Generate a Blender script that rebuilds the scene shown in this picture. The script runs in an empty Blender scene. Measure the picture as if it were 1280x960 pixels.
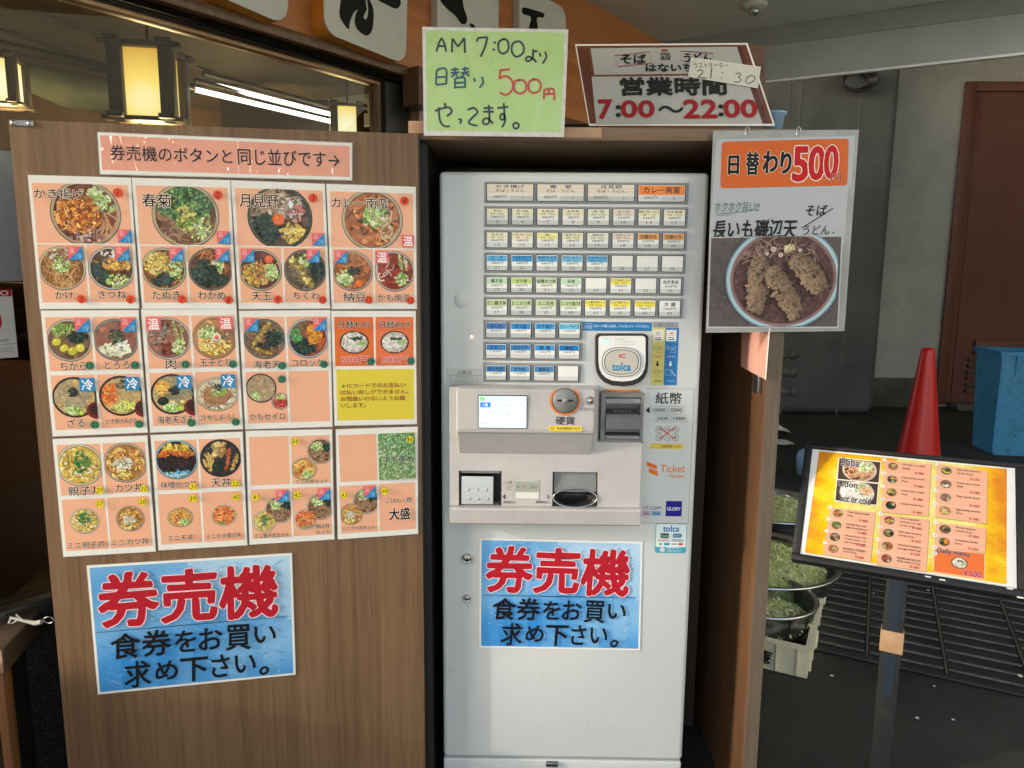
import bpy, bmesh, math, random
import numpy as np
from mathutils import Matrix, Vector
random.seed(11)
S = bpy.context.scene
COL = S.collection
# ------------------------------------------------------------ camera, world, sun, exposure
CAM_H = 1.40
F = 887.0                                    # focal length in pixels of a 1280 wide picture
def _n(v):
    v = np.array(v, float); return v / np.linalg.norm(v)
_down = _n((-45, 5970, 887))
_fx = 12.0
_fwd = _n((_fx, (-887.0**2 + 45*_fx)/5970, 887))
_right = _n(np.cross(_down, _fwd))
def w_of(e):                                 # camera axis (x right, y down, z forward) -> world
    e = np.array(e, float)
    return Vector((e@_right, e@_fwd, -(e@_down)))
CAM_O = Vector((0, 0, CAM_H))
def ray(px, py):
    return w_of((px-640.0, py-480.0, F)).normalized()
cd = bpy.data.cameras.new('camera'); cam = bpy.data.objects.new('camera', cd); COL.objects.link(cam)
cd.sensor_width = 36; cd.lens = 36*F/1280; cd.clip_end = 400; cd.clip_start = 0.05
_X, _Y, _Z = w_of((1,0,0)), w_of((0,-1,0)), w_of((0,0,-1))
cam.matrix_world = Matrix(((_X.x,_Y.x,_Z.x,0),(_X.y,_Y.y,_Z.y,0),(_X.z,_Y.z,_Z.z,CAM_H),(0,0,0,1)))
S.camera = cam
S.view_settings.view_transform = 'Standard'; S.view_settings.look = 'None'
S.view_settings.exposure = 1.75; S.view_settings.gamma = 1
S.cycles.max_bounces = 8; S.cycles.use_denoising = True
SUN_EL, SUN_AZ = math.radians(18), math.radians(250)    # azimuth measured from +Y clockwise: low, from the left behind the camera
wd = bpy.data.worlds.new('World'); S.world = wd; wd.use_nodes = True
nt = wd.node_tree; bg = nt.nodes['Background']
sky = nt.nodes.new('ShaderNodeTexSky'); sky.sky_type = 'NISHITA'; sky.sun_disc = False
sky.sun_elevation = SUN_EL; sky.sun_rotation = SUN_AZ; sky.dust_density = 3.0; sky.air_density = 1.0
hz = nt.nodes.new('ShaderNodeHueSaturation'); hz.inputs['Saturation'].default_value = .70
nt.links.new(sky.outputs[0], hz.inputs['Color']); nt.links.new(hz.outputs[0], bg.inputs[0]); bg.inputs[1].default_value = 0.15
sl = bpy.data.lights.new('sun', 'SUN'); so = bpy.data.objects.new('sun', sl); COL.objects.link(so)
sl.energy = 0.5; sl.angle = math.radians(1.2); sl.color = (1.0, 0.93, 0.84)
_sd = Vector((math.sin(SUN_AZ)*math.cos(SUN_EL), math.cos(SUN_AZ)*math.cos(SUN_EL), math.sin(SUN_EL)))
so.rotation_euler = _sd.to_track_quat('Z', 'Y').to_euler(); so.location = (0, -6, 9)

# ------------------------------------------------------------ materials
def lin(c):
    return tuple((v/255/12.92 if v/255 <= .04045 else ((v/255+.055)/1.055)**2.4) for v in c[:3])
def new_mat(name):
    m = bpy.data.materials.new(name); m.use_nodes = True
    return m, m.node_tree, m.node_tree.nodes['Principled BSDF']
def N(nt, t, **kw):
    n = nt.nodes.new(t)
    for k, v in kw.items():
        if k in n.inputs.keys(): n.inputs[k].default_value = v
        else: setattr(n, k, v)
    return n
def mat(name, a, b=None, rough=.5, scale=20, stretch=(1,1,1), bump=.0, metal=0, detail=5, coat=0, lo=.35, hi=.65, spec=.5, bscale=None, dist=.0, bdist=.002, speck=None):
    """two tone noise material; a and b are linear base colours"""
    m, nt, p = new_mat(name); L = nt.links.new
    tc = N(nt, 'ShaderNodeTexCoord'); mp = N(nt, 'ShaderNodeMapping'); mp.inputs['Scale'].default_value = stretch
    L(tc.outputs['Object'], mp.inputs[0])
    nz = N(nt, 'ShaderNodeTexNoise', Scale=scale, Detail=detail, Roughness=.6, Distortion=dist); L(mp.outputs[0], nz.inputs['Vector'])
    rp = N(nt, 'ShaderNodeValToRGB'); rp.color_ramp.elements[0].position = lo; rp.color_ramp.elements[1].position = hi
    rp.color_ramp.elements[0].color = (*a, 1); rp.color_ramp.elements[1].color = (*(b or a), 1)
    L(nz.outputs[0], rp.inputs[0]); L(rp.outputs[0], p.inputs['Base Color'])
    if speck:                                              # specks and scuffs of dirt: (scale, lo, hi, colour, strength)
        n3 = N(nt, 'ShaderNodeTexNoise', Scale=speck[0], Detail=9.0, Roughness=.7); L(mp.outputs[0], n3.inputs['Vector'])
        mr = N(nt, 'ShaderNodeMapRange'); mr.inputs['From Min'].default_value = speck[1]; mr.inputs['From Max'].default_value = speck[2]; mr.inputs['To Max'].default_value = speck[4]; L(n3.outputs[0], mr.inputs[0])
        mx = N(nt, 'ShaderNodeMix', data_type='RGBA'); L(mr.outputs[0], mx.inputs[0]); L(rp.outputs[0], mx.inputs[6]); mx.inputs[7].default_value = (*speck[3], 1); L(mx.outputs[2], p.inputs['Base Color'])
    p.inputs['Roughness'].default_value = rough; p.inputs['Metallic'].default_value = metal
    p.inputs['Coat Weight'].default_value = coat; p.inputs['Specular IOR Level'].default_value = spec
    if bump:
        n2 = N(nt, 'ShaderNodeTexNoise', Scale=bscale or scale*2, Detail=6); L(mp.outputs[0], n2.inputs['Vector'])
        bp = N(nt, 'ShaderNodeBump', Strength=bump, Distance=bdist); L(n2.outputs[0], bp.inputs['Height']); L(bp.outputs[0], p.inputs['Normal'])
    return m
def wood_mat(name, dark, mid, light, rough=.4, sc=1.0, coat=0.0, axis=2):
    """grain running along the given local axis"""
    m, nt, p = new_mat(name); L = nt.links.new
    tc = N(nt, 'ShaderNodeTexCoord'); mp = N(nt, 'ShaderNodeMapping')
    st = [60*sc, 60*sc, 60*sc]; st[axis] = 1.1*sc; mp.inputs['Scale'].default_value = st
    L(tc.outputs['Object'], mp.inputs[0])
    n1 = N(nt, 'ShaderNodeTexNoise', Scale=1.0, Detail=3.0, Roughness=.65, Distortion=.6); L(mp.outputs[0], n1.inputs['Vector'])
    st2 = [9*sc, 9*sc, 9*sc]; st2[axis] = .5*sc
    mp2 = N(nt, 'ShaderNodeMapping'); mp2.inputs['Scale'].default_value = st2; L(tc.outputs['Object'], mp2.inputs[0])
    n2 = N(nt, 'ShaderNodeTexNoise', Scale=1.0, Detail=4.0, Distortion=1.2); L(mp2.outputs[0], n2.inputs['Vector'])
    st3 = [260*sc]*3; st3[axis] = 9*sc
    mp3 = N(nt, 'ShaderNodeMapping'); mp3.inputs['Scale'].default_value = st3; L(tc.outputs['Object'], mp3.inputs[0])
    n3 = N(nt, 'ShaderNodeTexNoise', Scale=1.0, Detail=2.0); L(mp3.outputs[0], n3.inputs['Vector'])
    a1 = N(nt, 'ShaderNodeMath', operation='MULTIPLY'); a1.inputs[1].default_value = .45; L(n1.outputs[0], a1.inputs[0])
    a2 = N(nt, 'ShaderNodeMath', operation='MULTIPLY_ADD'); a2.inputs[1].default_value = .33; L(n2.outputs[0], a2.inputs[0]); L(a1.outputs[0], a2.inputs[2])
    a3 = N(nt, 'ShaderNodeMath', operation='MULTIPLY_ADD'); a3.inputs[1].default_value = .22; L(n3.outputs[0], a3.inputs[0]); L(a2.outputs[0], a3.inputs[2])
    rp = N(nt, 'ShaderNodeValToRGB'); e = rp.color_ramp.elements
    e[0].position = .36; e[0].color = (*dark, 1); e[1].position = .64; e[1].color = (*light, 1)
    k = e.new(.5); k.color = (*mid, 1)
    L(a3.outputs[0], rp.inputs[0]); L(rp.outputs[0], p.inputs['Base Color'])
    p.inputs['Roughness'].default_value = rough; p.inputs['Coat Weight'].default_value = coat
    bp = N(nt, 'ShaderNodeBump', Strength=.25, Distance=.0006); L(a3.outputs[0], bp.inputs['Height']); L(bp.outputs[0], p.inputs['Normal'])
    return m
def print_mat(name, rough=.45, coat=.0, wob=0.0, wscale=7, stretch=(1,1,1), emit=0, scr=0.0):
    """flat print: colours from the mesh's colour attribute, optional clear laminate that cockles"""
    m, nt, p = new_mat(name); L = nt.links.new
    at = N(nt, 'ShaderNodeVertexColor'); at.layer_name = 'Col'
    tc = N(nt, 'ShaderNodeTexCoord')
    nz = N(nt, 'ShaderNodeTexNoise', Scale=900.0, Detail=2.0); L(tc.outputs['Object'], nz.inputs['Vector'])
    rp = N(nt, 'ShaderNodeMapRange'); rp.inputs['To Min'].default_value = .90; rp.inputs['To Max'].default_value = 1.07; L(nz.outputs[0], rp.inputs[0])
    mx = N(nt, 'ShaderNodeVectorMath', operation='SCALE'); L(at.outputs[0], mx.inputs[0]); L(rp.outputs[0], mx.inputs['Scale'])
    L(mx.outputs[0], p.inputs['Base Color'])
    p.inputs['Roughness'].default_value = rough
    p.inputs['Coat Weight'].default_value = coat*.6; p.inputs['Coat Roughness'].default_value = .10; p.inputs['Specular IOR Level'].default_value = .25
    if wob:
        mp = N(nt, 'ShaderNodeMapping'); mp.inputs['Scale'].default_value = stretch; L(tc.outputs['Object'], mp.inputs[0])
        n2 = N(nt, 'ShaderNodeTexNoise', Scale=wscale, Detail=3.0, Distortion=1.0); L(mp.outputs[0], n2.inputs['Vector'])
        bp = N(nt, 'ShaderNodeBump', Strength=wob, Distance=.02); L(n2.outputs[0], bp.inputs['Height']); L(bp.outputs[0], p.inputs['Coat Normal'])
    if emit:
        L(mx.outputs[0], p.inputs['Emission Color']); p.inputs['Emission Strength'].default_value = emit
    return m
M = {}
M['board'] = wood_mat('brown laminate board', (.122,.064,.029), (.185,.104,.051), (.246,.147,.077), .5, 1.0, .0, axis=1)
M['board_edge'] = wood_mat('light brown edging', (.085,.060,.041), (.118,.086,.060), (.15,.114,.082), .6)
M['board_flat'] = wood_mat('brown laminate shelf', (.14,.085,.048), (.21,.135,.082), (.28,.19,.12), .42, 1.0, .1, axis=0)
M['panel_in'] = wood_mat('red brown inner panel', (.075,.036,.016), (.125,.062,.028), (.18,.094,.044), .42, .8, .1)
M['panel_old'] = wood_mat('dark brown fitting board', (.030,.020,.014), (.045,.030,.022), (.065,.045,.033), .5)
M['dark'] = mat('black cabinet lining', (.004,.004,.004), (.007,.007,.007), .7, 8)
M['fascia'] = wood_mat('orange brown fascia', (.32,.105,.032), (.46,.165,.052), (.56,.23,.08), .4, .35, .2, axis=0)
M['rail'] = wood_mat('dark brown rail', (.045,.028,.018), (.085,.055,.036), (.14,.09,.06), .5, 1, 0, axis=0)
M['post_wood'] = wood_mat('orange brown post', (.12,.052,.022), (.20,.088,.038), (.28,.13,.06), .45)
M['block'] = mat('bare wood block', (.42,.24,.15), (.52,.33,.22), .7, 8, (1,1,6))
M['blackmetal'] = mat('black window frame', (.014,.013,.012), (.030,.028,.026), .38, 30, metal=.0)
M['white_board'] = mat('aged white name board', (.56,.58,.54), (.66,.68,.64), .4, 5, bump=.05, speck=(40, 0.66, 0.72, (0.2, 0.2, 0.18), 0.6))
M['orange_edge'] = mat('orange acrylic edge', (.75,.28,.03), (.82,.33,.04), .3, 9)
M['ink'] = mat('black brush lettering', (.006,.006,.006), (.010,.010,.010), .35, 9)
M['palewall'] = mat('pale green grey panel', (.36,.38,.32), (.42,.44,.37), .6, 4, bump=.1, speck=(12, 0.62, 0.72, (0.2, 0.2, 0.17), 0.5))
M['body'] = mat('light grey machine paint', (.575,.605,.61), (.665,.69,.695), .33, 1.6, coat=.15, bump=.03, bscale=240, lo=.3, hi=.75, bdist=.0006, speck=(22, 0.62, 0.74, (0.33, 0.33, 0.32), 0.55))
M['body_scuff'] = M['body']
M['console'] = mat('warm grey console plastic', (.44,.425,.42), (.53,.51,.505), .45, 6, bump=.05, bscale=500, lo=.3, hi=.7, bdist=.0005, speck=(30, 0.6, 0.72, (0.26, 0.25, 0.24), 0.5))
M['frame_grey'] = mat('grey button frame', (.27,.275,.29), (.32,.325,.335), .4, 14)
M['bill'] = mat('grey bill unit', (.17,.175,.175), (.22,.225,.225), .35, 12)
M['blackp'] = mat('black plastic', (.010,.010,.011), (.017,.017,.018), .4, 14)
M['steel'] = mat('brushed steel', (.50,.51,.52), (.62,.63,.64), .22, 20, (1,1,14), metal=1, bump=.05)
M['zinc'] = mat('dull grey metal', (.30,.30,.30), (.40,.40,.40), .35, 20, metal=1)
M['lock'] = mat('nickel lock', (.40,.40,.39), (.50,.50,.49), .25, 20, metal=1)
M['orange'] = mat('orange plastic', (.80,.20,.02), (.85,.23,.03), .4, 20)
M['reader_white'] = mat('white reader plastic', (.78,.79,.78), (.82,.83,.82), .3, 20, coat=.3)
M['reader_pad'] = mat('beige reader pad', (.50,.47,.42), (.56,.53,.47), .35, 20)
M['clear'] = None
M['print'] = print_mat('printed paper', .5, 0)
M['lam'] = print_mat('laminated print', .42, 1.0, 1.0, 11, (1,.4,1))
M['lam_flat'] = print_mat('flat laminated print', .4, .45, .15, 4)
M['lam_pink'] = print_mat('cockled laminated strip', .42, 1.0, 1.0, 24, (1,.5,1))
M['card'] = print_mat('button label print', .3, .6, .25, 40)
M['screen'] = print_mat('lit screen', .2, .5, 0, emit=.32)
M['window_film'] = mat('bluish grey window sheet', (.30,.33,.36), (.36,.39,.42), .4, 5)
M['rib'] = mat('worn grating rib', (.05,.051,.047), (.14,.142,.13), .5, 11, detail=8, lo=.3, hi=.7, speck=(60, 0.5, 0.7, (0.02, 0.02, 0.02), 0.8))
M['sheet'] = mat('white paper', (.78,.78,.75), (.83,.83,.80), .5, 20)
M['film'] = mat('clear laminate film', (.50,.48,.46), (.62,.60,.58), .18, 60, coat=1.0, bump=.4, bscale=50, bdist=.004)
M['film_grey'] = mat('grey sleeve plastic', (.26,.27,.26), (.33,.34,.33), .3, 20, coat=.6)
M['cone'] = mat('red cone plastic', (.50,.006,.006), (.60,.010,.008), .33, 6, lo=.3, hi=.7, bump=.03, speck=(26, 0.64, 0.74, (0.16, 0.02, 0.02), 0.6))
M['bin'] = mat('blue bin plastic', (.018,.155,.36), (.030,.235,.50), .4, 7, bump=.1, lo=.32, hi=.6)
M['bin_dirt'] = mat('grimy blue plastic', (.030,.13,.24), (.045,.25,.47), .45, 11, lo=.30, hi=.46, detail=9, speck=(22, 0.56, 0.66, (0.03, 0.05, 0.06), 0.75))
M['pavement'] = mat('pale concrete pavement', (.24,.237,.228), (.30,.295,.285), .85, 2.5, bump=.2)
M['floor'] = mat('wet dark asphalt', (.012,.012,.0112), (.050,.050,.046), .68, 2.3, bump=.6, bscale=120, detail=9, lo=.32, hi=.75, bdist=.006, dist=.5, speck=(70, 0.66, 0.74, (0.12, 0.12, 0.11), 0.7))
M['slat'] = mat('dark grate bar', (.014,.0145,.0135), (.036,.037,.034), .55, 7, bump=.3, lo=.3, hi=.75)
M['grate_pit'] = mat('black pit', (.004,.004,.004), (.007,.007,.007), .8, 7)
M['ceil'] = mat('grey green soffit paint', (.56,.59,.535), (.64,.67,.61), .55, 2.0, bump=.08, bscale=8, speck=(9, 0.64, 0.74, (0.2, 0.2, 0.18), 0.5))
M['beam'] = mat('grey beam paint', (.33,.35,.335), (.40,.42,.40), .5, 2.4, bump=.08)
M['beam_dk'] = mat('dark grey beam panel', (.27,.285,.275), (.32,.335,.32), .5, 2.4)
M['pillar'] = mat('dark grey painted concrete', (.088,.094,.090), (.130,.138,.132), .6, 2.2, bump=.35, bscale=14, detail=8, speck=(14, 0.62, 0.7, (0.03, 0.03, 0.03), 0.7))
M['pale'] = mat('dirty pale render', (.31,.315,.285), (.42,.425,.385), .7, 2.6, bump=.5, bscale=18, detail=9, lo=.25, hi=.6, speck=(16, 0.6, 0.68, (0.07, 0.07, 0.055), 0.75))
M['plinth'] = mat('stained grey plinth', (.055,.058,.05), (.10,.105,.09), .75, 4, bump=.5)
M['door'] = mat('faded brown steel', (.115,.042,.026), (.16,.06,.038), .5, 3, (1,1,.4), bump=.1, lo=.3, hi=.7, speck=(18, 0.62, 0.72, (0.035, 0.02, 0.015), 0.6))
M['stone'] = mat('black speckled granite', (.006,.006,.007), (.075,.078,.082), .5, 220, detail=2, lo=.44, hi=.72)
M['tray'] = mat('cream plastic tray', (.70,.66,.46), (.78,.74,.54), .4, 6, lo=.3, hi=.7, speck=(20, 0.6, 0.72, (0.3, 0.27, 0.17), 0.5))
M['stand'] = mat('scuffed black frame', (.010,.010,.011), (.035,.035,.036), .6, 38, detail=9, lo=.56, hi=.80, bump=.1, speck=(60, 0.68, 0.74, (0.35, 0.35, 0.34), 0.6))
M['stand_blue'] = mat('navy blue strip', (.010,.020,.034), (.015,.028,.045), .45, 10)
M['kraft'] = mat('brown packing tape', (.46,.27,.14), (.54,.34,.19), .4, 30)
M['glass'] = None
M['in_wall'] = mat('amber stained plaster', (.09,.045,.013), (.24,.135,.045), .7, 2.6, bump=.3, detail=8, lo=.32, hi=.68)
M['in_ceil'] = mat('tan interior ceiling', (.12,.085,.042), (.16,.115,.06), .7, 3)
M['lantern_wood'] = mat('dark lantern wood', (.040,.026,.012), (.065,.043,.020), .5, 40, (1,1,.2))
M['duct'] = mat('green grey duct', (.10,.12,.08), (.14,.16,.11), .5, 6)
M['white_cloth'] = mat('white rope', (.62,.58,.50), (.72,.68,.60), .8, 90)
M['blue_cup'] = mat('pale blue plastic', (.25,.42,.62), (.30,.47,.67), .35, 10)
M['pink'] = mat('salmon paper', (.70,.36,.28), (.76,.41,.32), .45, 8, coat=.4)
M['cabbage'] = print_mat('shredded cabbage', .45, 0)
def emit_mat(name, col, st):
    m, nt, p = new_mat(name)
    p.inputs['Base Color'].default_value = (*col, 1); p.inputs['Emission Color'].default_value = (*col, 1); p.inputs['Emission Strength'].default_value = st
    return m
M['tube'] = emit_mat('fluorescent tube', (1, .98, .92), 1.6)
M['led'] = emit_mat('red pilot light', (1, .25, .12), 3.0)
M['green_led'] = emit_mat('green reader lamp', (.15, .9, .45), 1.0)
m, nt, p = new_mat('window glass'); L = nt.links.new
tr = N(nt, 'ShaderNodeBsdfTransparent'); tr.inputs[0].default_value = (.86,.87,.84,1); gl = N(nt, 'ShaderNodeBsdfGlossy', Roughness=.02)
gl.inputs[0].default_value = (.35,.35,.35,1)
fr = N(nt, 'ShaderNodeFresnel', IOR=1.45); ms = N(nt, 'ShaderNodeMixShader'); L(fr.outputs[0], ms.inputs[0]); L(tr.outputs[0], ms.inputs[1]); L(gl.outputs[0], ms.inputs[2])
L(ms.outputs[0], nt.nodes['Material Output'].inputs[0]); M['glass'] = m
# lantern paper: a bulb glows inside, brighter round the bulb, and lights the paper it sits behind
m, nt, p = new_mat('lantern paper'); L = nt.links.new
tc = N(nt, 'ShaderNodeTexCoord'); vm = N(nt, 'ShaderNodeVectorMath', operation='DISTANCE'); vm.inputs[1].default_value = (0, 0, .085); L(tc.outputs['Object'], vm.inputs[0])
rp = N(nt, 'ShaderNodeValToRGB'); e = rp.color_ramp.elements
e[0].position = .07; e[0].color = (1.0, .96, .62, 1); e[1].position = .24; e[1].color = (.60, .30, .035, 1); k = e.new(.125); k.color = (.98, .72, .16, 1)
L(vm.outputs['Value'], rp.inputs[0]); L(rp.outputs[0], p.inputs['Emission Color']); p.inputs['Emission Strength'].default_value = .42
p.inputs['Base Color'].default_value = (.25,.17,.06,1); M['paper_glow'] = m

# ------------------------------------------------------------ object helpers
def tag(o, label=None, cat=None, group=None, kind=None):
    if label: o['label'] = label
    if cat: o['category'] = cat
    if group: o['group'] = group
    if kind: o['kind'] = kind
    return o
def empty(name, label, cat, loc=(0,0,0), group=None, mw=None):
    o = bpy.data.objects.new(name, None); COL.objects.link(o); o.empty_display_size = .05
    if mw is not None: o.matrix_world = mw
    else: o.location = loc
    return tag(o, label, cat, group)
class MB:
    """collects shapes; build() links them as one mesh object"""
    def __init__(s): s.v = []; s.f = []; s.smooth = []; s.c = []; s.useC = False
    def add(s, vs, fs, smooth=False, col=None):
        b = len(s.v); s.v += [tuple(v) for v in vs]
        for f in fs: s.f.append([i+b for i in f]); s.smooth.append(smooth); s.c.append(col or (1,1,1))
        return s
    def box(s, x0, x1, y0, y1, z0, z1, bev=0, seg=2):
        if bev <= 0:
            vs = [(x,y,z) for x in (x0,x1) for y in (y0,y1) for z in (z0,z1)]
            return s.add(vs, [(0,1,3,2),(4,6,7,5),(0,4,5,1),(2,3,7,6),(0,2,6,4),(1,5,7,3)])
        bm = bmesh.new(); bmesh.ops.create_cube(bm, size=1)
        for v in bm.verts: v.co = Vector(((x0+x1)/2+v.co.x*(x1-x0), (y0+y1)/2+v.co.y*(y1-y0), (z0+z1)/2+v.co.z*(z1-z0)))
        bmesh.ops.bevel(bm, geom=bm.edges[:], offset=bev, segments=seg, affect='EDGES', profile=.5)
        bm.verts.ensure_lookup_table(); bm.verts.index_update()
        s.add([v.co[:] for v in bm.verts], [[v.index for v in f.verts] for f in bm.faces], seg > 1); bm.free(); return s
    def prism(s, pts, axis, a0, a1, smooth=False):
        """extrude a 2D outline along an axis: pts are the two other coordinates in order"""
        n = len(pts); vs = []
        for a in (a0, a1):
            for p, q in pts:
                vs.append({0:(a,p,q), 1:(p,a,q), 2:(p,q,a)}[axis])
        fs = [list(range(n)), list(range(2*n-1, n-1, -1))]
        s.add(vs, fs, False)
        b = len(s.v)-2*n
        for i in range(n):
            j = (i+1) % n; s.f.append([b+i, b+n+i, b+n+j, b+j]); s.smooth.append(smooth); s.c.append((1,1,1))
        return s
    def tube(s, pts, r, n=8, cap=True):
        pts = [Vector(p) for p in pts]; rs = r if isinstance(r, (list, tuple)) else [r]*len(pts)
        vs = []; fs = []; up = None
        for i, p in enumerate(pts):
            d = (pts[min(i+1, len(pts)-1)] - pts[max(i-1, 0)]).normalized()
            if up is None: up = Vector((0,0,1)) if abs(d.z) < .9 else Vector((1,0,0))
            a = d.cross(up).normalized(); b = a.cross(d).normalized(); up = b
            for k in range(n):
                t = 2*math.pi*k/n; vs.append(p + a*math.cos(t)*rs[i] + b*math.sin(t)*rs[i])
        for i in range(len(pts)-1):
            for k in range(n):
                fs.append((i*n+k, i*n+(k+1)%n, (i+1)*n+(k+1)%n, (i+1)*n+k))
        s.add(vs, fs, True)
        if cap: s.add([vs[k] for k in range(n)], [list(range(n-1,-1,-1))]); s.add(vs[-n:], [list(range(n))])
        return s
    def lathe(s, prof, c=(0,0,0), n=32, axis='z'):
        vs = []; fs = []
        for r, z in prof:
            for k in range(n):
                t = 2*math.pi*k/n
                if axis == 'z': vs.append((c[0]+r*math.cos(t), c[1]+r*math.sin(t), c[2]+z))
                else: vs.append((c[0]+r*math.cos(t), c[1]+z, c[2]+r*math.sin(t)))
        for i in range(len(prof)-1):
            for k in range(n): fs.append((i*n+k, i*n+(k+1)%n, (i+1)*n+(k+1)%n, (i+1)*n+k))
        return s.add(vs, fs, True)
    def holes(s, x0, x1, z0, z1, y0, y1, hs):
        """slab facing -y with rectangular holes hs=(x0,x1,z0,z1); y0 front, y1 back"""
        xs = sorted({x0, x1, *[h[0] for h in hs], *[h[1] for h in hs]}); zs = sorted({z0, z1, *[h[2] for h in hs], *[h[3] for h in hs]})
        inn = lambda cx, cz: (x0 < cx < x1 and z0 < cz < z1) and not any(h[0] < cx < h[1] and h[2] < cz < h[3] for h in hs)
        for i in range(len(xs)-1):
            for j in range(len(zs)-1):
                a, b, c, d = xs[i], xs[i+1], zs[j], zs[j+1]; cx, cz = (a+b)/2, (c+d)/2
                if not inn(cx, cz): continue
                s.add([(a,y0,c),(b,y0,c),(b,y0,d),(a,y0,d)], [(0,1,2,3)]); s.add([(a,y1,c),(b,y1,c),(b,y1,d),(a,y1,d)], [(3,2,1,0)])
                for (ex, ez, q) in ((-1,0,[(a,y0,c),(a,y0,d),(a,y1,d),(a,y1,c)]), (1,0,[(b,y0,d),(b,y0,c),(b,y1,c),(b,y1,d)]), (0,-1,[(b,y0,c),(a,y0,c),(a,y1,c),(b,y1,c)]), (0,1,[(a,y0,d),(b,y0,d),(b,y1,d),(a,y1,d)])):
                    nx = cx+ex*(b-a)/2+ex*1e-5; nz = cz+ez*(d-c)/2+ez*1e-5
                    if not inn(nx, nz): s.add(q, [(0,1,2,3)])
        return s
    def xf(s, mtx):
        s.v = [tuple(mtx @ Vector(v)) for v in s.v]; return s
    def build(s, name, m, parent=None, loc=None, mw=None):
        me = bpy.data.meshes.new(name); me.from_pydata(s.v, [], s.f); me.materials.append(m)
        me.polygons.foreach_set('use_smooth', s.smooth)
        bm = bmesh.new(); bm.from_mesh(me)
        if not s.useC: bmesh.ops.recalc_face_normals(bm, faces=bm.faces[:])
        bm.to_mesh(me); bm.free()
        if s.useC:
            ca = me.color_attributes.new('Col', 'FLOAT_COLOR', 'CORNER'); arr = []
            for p, c in zip(me.polygons, s.c): arr += [c[0], c[1], c[2], 1.0]*p.loop_total
            ca.data.foreach_set('color', arr)
        o = bpy.data.objects.new(name, me); COL.objects.link(o)
        if parent: o.parent = parent
        if loc is not None: o.location = loc
        if mw is not None: o.matrix_world = mw
        return o
def inst(o, name, parent, loc):
    c = bpy.data.objects.new(name, o.data); COL.objects.link(c); c.parent = parent; c.location = loc; return c

# ------------------------------------------------------------ planes measured in the photograph, and prints laid on them
class Surf:
    def __init__(s, O, X, Y):
        s.O = Vector(O); s.X = Vector(X).normalized(); Y = Vector(Y); s.Y = (Y - s.X*Y.dot(s.X)).normalized(); s.Nn = s.X.cross(s.Y)
    def mw(s):
        return Matrix(((s.X.x,s.Y.x,s.Nn.x,s.O.x),(s.X.y,s.Y.y,s.Nn.y,s.O.y),(s.X.z,s.Y.z,s.Nn.z,s.O.z),(0,0,0,1)))
    def hit(s, px, py):
        d = ray(px, py); t = (s.O-CAM_O).dot(s.Nn)/d.dot(s.Nn); p = CAM_O + d*t - s.O
        return (p.dot(s.X), p.dot(s.Y))
    def world(s, x, y, z=0): return s.O + s.X*x + s.Y*y + s.Nn*z
    def box(s, x0, y0, x1, y1):
        """pixel box -> local (xmin, ymin, xmax, ymax)"""
        a, b, c, d = s.hit(x0,y0), s.hit(x1,y0), s.hit(x1,y1), s.hit(x0,y1)
        return ((a[0]+d[0])/2, (c[1]+d[1])/2, (b[0]+c[0])/2, (a[1]+b[1])/2)
    def off(s, d): return Surf(s.O + s.Nn*d, s.X, s.Y)
class Sheet(Surf):
    """a rectangle of paper on a plane, from its four pixel corners TL TR BR BL"""
    def __init__(s, base, q, lift=.0):
        b = base.off(lift); P = [Vector(b.world(*b.hit(*c))) for c in q]
        X = (P[1]-P[0]) + (P[2]-P[3]); O = (P[2]+P[3])/2
        Surf.__init__(s, O, X, (P[0]-P[3])+(P[1]-P[2])); 
        if s.Nn.dot(base.Nn) < 0: s.Nn = -s.Nn
        s.q = [((p-O).dot(s.X), (p-O).dot(s.Y)) for p in P]
        s.w = (abs(s.q[1][0]-s.q[0][0])+abs(s.q[2][0]-s.q[3][0]))/2; s.h = (s.q[0][1]+s.q[1][1]-s.q[2][1]-s.q[3][1])/2
    def uv(s, u, v):
        a, b, c, d = s.q
        return tuple(a[i]*(1-u)*(1-v)+b[i]*u*(1-v)+c[i]*u*v+d[i]*(1-u)*v for i in (0,1))
    def B(s, u0, v0, u1, v1):
        a, b, c, d = s.uv(u0,v0), s.uv(u1,v0), s.uv(u1,v1), s.uv(u0,v1)
        return ((a[0]+d[0])/2, (c[1]+d[1])/2, (b[0]+c[0])/2, (a[1]+b[1])/2)
_gc = {}
def glyphs(txt, bold):
    k = (txt, bold)
    if k in _gc: return _gc[k]
    cu = bpy.data.curves.new('t', 'FONT'); cu.body = txt; cu.fill_mode = 'FRONT'; cu.resolution_u = 3; cu.offset = bold
    o = bpy.data.objects.new('t', cu); COL.objects.link(o)
    dg = bpy.context.evaluated_depsgraph_get(); me = bpy.data.meshes.new_from_object(o.evaluated_get(dg))
    vs = np.array([v.co[:2] for v in me.vertices]) if len(me.vertices) else np.zeros((0,2))
    fs = [list(p.vertices) for p in me.polygons]
    bpy.data.objects.remove(o); bpy.data.curves.remove(cu); bpy.data.meshes.remove(me)
    _gc[k] = (vs, fs); return _gc[k]
STEP = 4e-6
GAIN = .94
def pc(c, j=0.0):
    l = lin(c); g = GAIN*(1+random.uniform(-j, j)); return (l[0]*g, l[1]*g, l[2]*g)
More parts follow.
